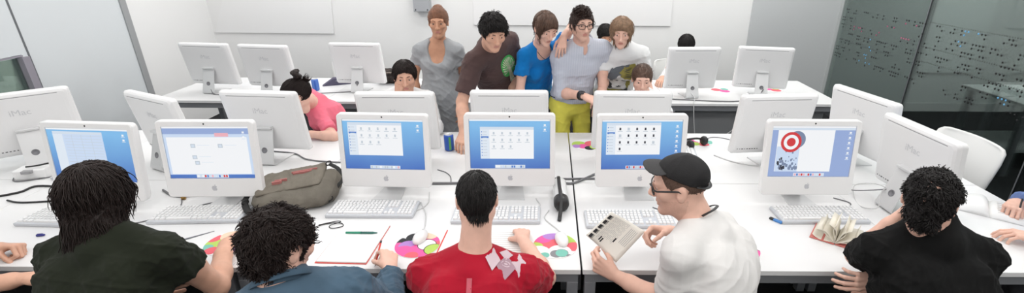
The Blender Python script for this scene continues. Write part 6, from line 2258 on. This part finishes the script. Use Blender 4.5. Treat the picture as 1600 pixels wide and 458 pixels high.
# pencil in the hand, papers in the hands
J = WHO['P3'][1]
hd = unit(J['hdirR'])
pn_ = unit(J['palmR'] - hd * np.dot(J['palmR'], hd))
xs = np.cross(hd, pn_)
g = J['wrR'] + hd * 0.105 + pn_ * 0.030 + xs * 0.035
d = unit(V(0.10, 0.55, 0.62))
t = empty('pencil', tuple(g), 0, 'red pencil held upright in the hand of the curly-haired person', 'pencil')
MB().tube([d * -0.035, d * 0.05], 0.0042, 6).build('shaft', M_RED, t)
MB().tube([d * -0.035, d * -0.052], [0.0042, 0.0006], 6).build('point', M_BLACK, t)
MB().tube([d * 0.05, d * 0.06], 0.0044, 8).build('rubber_end', M_STEELDARK, t)
J = WHO['P7'][1]
hd = unit(J['hdirR'])
pn_ = unit(J['palmR'] - hd * np.dot(J['palmR'], hd))
g = J['wrR'] + hd * 0.10 + pn_ * 0.026 + np.cross(hd, pn_) * 0.03
d = unit(V(0.25, 0.35, 0.85))
t = empty('pen', tuple(g), 0, 'dark pen in the writing hand at the right edge', 'pen')
MB().tube([d * -0.045, d * 0.09], 0.0042, 8).build('barrel', M_BLACK, t)
MB().tube([d * -0.045, d * -0.058], [0.004, 0.0008], 8).build('nib', M_ALU, t)

# folded print held by the man in the cap
Jc = WHO['P5'][1]
A, B, Cc, D_ = [np.array(p) for p in PAPER]
t = empty('printed_leaflet', tuple((A + B + Cc + D_) / 4), 0, 'cream printed leaflet with black diagrams held by the man in the cap', 'leaflet')
cen = (A + B + Cc + D_) / 4


def onp(u, v, lift=0.0):
    p = (A * (1 - u) + B * u) * (1 - v) + (D_ * (1 - u) + Cc * u) * v
    n = unit(np.cross(B - A, D_ - A))
    return p + n * (0.016 * math.sin(PI * u) * (1 if True else 0) + lift) - cen


nrm = unit(np.cross(B - A, D_ - A))
flip = 1 if np.dot(nrm, V(0, 0, 2.01) - cen) > 0 else -1
vs, fs = [], []
n = 10
for i in range(n + 1):
    for j in range(n + 1):
        vs.append(onp(i / n, j / n))
for i in range(n):
    for j in range(n):
        a = i * (n + 1) + j
        fs.append((a, a + 1, a + n + 2, a + n + 1))
o = MB().add(vs, fs, 0, True).build('page', M_CREAM_PAGE if 'M_CREAM_PAGE' in globals() else mat('leaflet_paper', srgb(246, 243, 234), 0.8), t)
md = o.modifiers.new('t', 'SOLIDIFY')
md.thickness = 0.0015
md.offset = 0


def mark(mb, u0, u1, v0, v1, m=0):
    k = 4
    for i in range(k):
        a, b = u0 + (u1 - u0) * i / k, u0 + (u1 - u0) * (i + 1) / k
        mb.poly([onp(a, v0, flip * 0.0018), onp(b, v0, flip * 0.0018), onp(b, v1, flip * 0.0018), onp(a, v1, flip * 0.0018)], m)


mb = MB()
rg = random.Random(4)
for k in range(5):
    v = 0.10 + k * 0.185
    mark(mb, 0.045, 0.125, v, v + 0.13)
    for q in range(4):
        mark(mb, 0.125, 0.165, v + q * 0.034, v + q * 0.034 + 0.018)
for k in range(13):
    u = 0.22 + k * 0.034
    v = 0.06
    while v < 0.80 - k * 0.01:
        w = rg.uniform(0.05, 0.2)
        mark(mb, u, u + 0.006, v, min(v + w, 0.85), 1)
        v += w + 0.03
for (u, v) in ((0.30, 0.74), (0.36, 0.76), (0.60, 0.55)):
    mark(mb, u, u + 0.035, v, v + 0.13)
for k in range(5):
    mark(mb, 0.72 + k * 0.04, 0.73 + k * 0.04, 0.12, 0.6, 1)
mb.build('printed_marks', [M_INK, M_GREYTXT], t)

# ------------------------------------------------------------ chairs under everybody who sits, and the free ones
SIT = [('P1', 'white shell chair under the person at the far left edge'), ('P2', 'white shell chair under the person in dark green'), ('P3', 'white shell chair under the person in denim'),
       ('P4', 'white shell chair under the person in red'), ('P5', 'white shell chair under the man in the cap'), ('P6', 'white shell chair under the person in black'),
       ('P7', 'white shell chair under the person in the blue fleece'), ('P8', 'white shell chair under the woman in pink'), ('P9', 'white shell chair under the man resting his face on his hand'),
       ('P15', 'white shell chair under the seated girl by the yellow trousers'), ('P16', 'white shell chair under the hidden person at the back desk'), ('P17', 'white shell chair under the person in white at the back desk')]
for k, l in SIT:
    J = WHO[k][1]
    f = unit(V(J['fwd'][0], J['fwd'][1], 0))
    H = J['H']
    if k == 'P5':
        f = unit(V(-0.2, 1, 0))
    chair(H[0] + f[0] * 0.03, H[1] + f[1] * 0.03, math.atan2(-f[0], f[1]), l)
ch_ = chair(2.46, 2.84, PI / 2 + 0.10, 'empty white shell chair between the turned computer and the blue sleeve')
ch_.scale = (1.12, 1.12, 1.12)
chair(-0.83, 3.62, PI - 0.1, 'empty white shell chair between the seated man in white and the man in brown')
chair(-2.35, 5.35, PI + 0.1, 'empty white shell chair behind the back desk, right of the second computer from the left')
chair(1.72, 5.45, PI - 0.05, 'empty white shell chair behind the back desk, between its two right computers')
chair(-1.45, 5.42, PI, 'empty white shell chair behind the back desk, behind the third computer from the left')
WORLD = 0.7
EXPO = -0.06
# ------------------------------------------------------------ camera, sky light, exposure
pi_, ro_ = math.radians(22.25), math.radians(0.35)
F_ = V(0, math.cos(pi_), -math.sin(pi_))
R0 = V(1, 0, 0)
U0 = np.cross(R0, F_)
R_ = math.cos(ro_) * R0 + math.sin(ro_) * U0
U_ = np.cross(R_, F_)
cd = bpy.data.cameras.new('camera')
cam = bpy.data.objects.new('camera', cd)
COL.objects.link(cam)
cd.sensor_width = 36
cd.sensor_fit = 'HORIZONTAL'
cd.lens = 740.0 / 1600 * 36
cd.shift_x = -(858.0 - 800.0) / 1600
cd.clip_start = 0.05
mw = Matrix.Identity(4)
for i in range(3):
    mw[i][0], mw[i][1], mw[i][2] = float(R_[i]), float(U_[i]), float(-F_[i])
mw[2][3] = 2.01
cam.matrix_world = mw
SC.camera = cam
wd = bpy.data.worlds.new('daylight')
SC.world = wd
wd.use_nodes = True
bg_ = wd.node_tree.nodes['Background']
bg_.inputs['Color'].default_value = (0.95, 0.98, 1.0, 1)
bg_.inputs['Strength'].default_value = WORLD
vs_ = SC.view_settings
vs_.view_transform = 'Standard'
vs_.look = 'None'
vs_.exposure = EXPO
vs_.gamma = 1.0
vs_.use_curve_mapping = False
SC.cycles.max_bounces = 6
SC.cycles.transparent_max_bounces = 12
SC.cycles.use_denoising = True
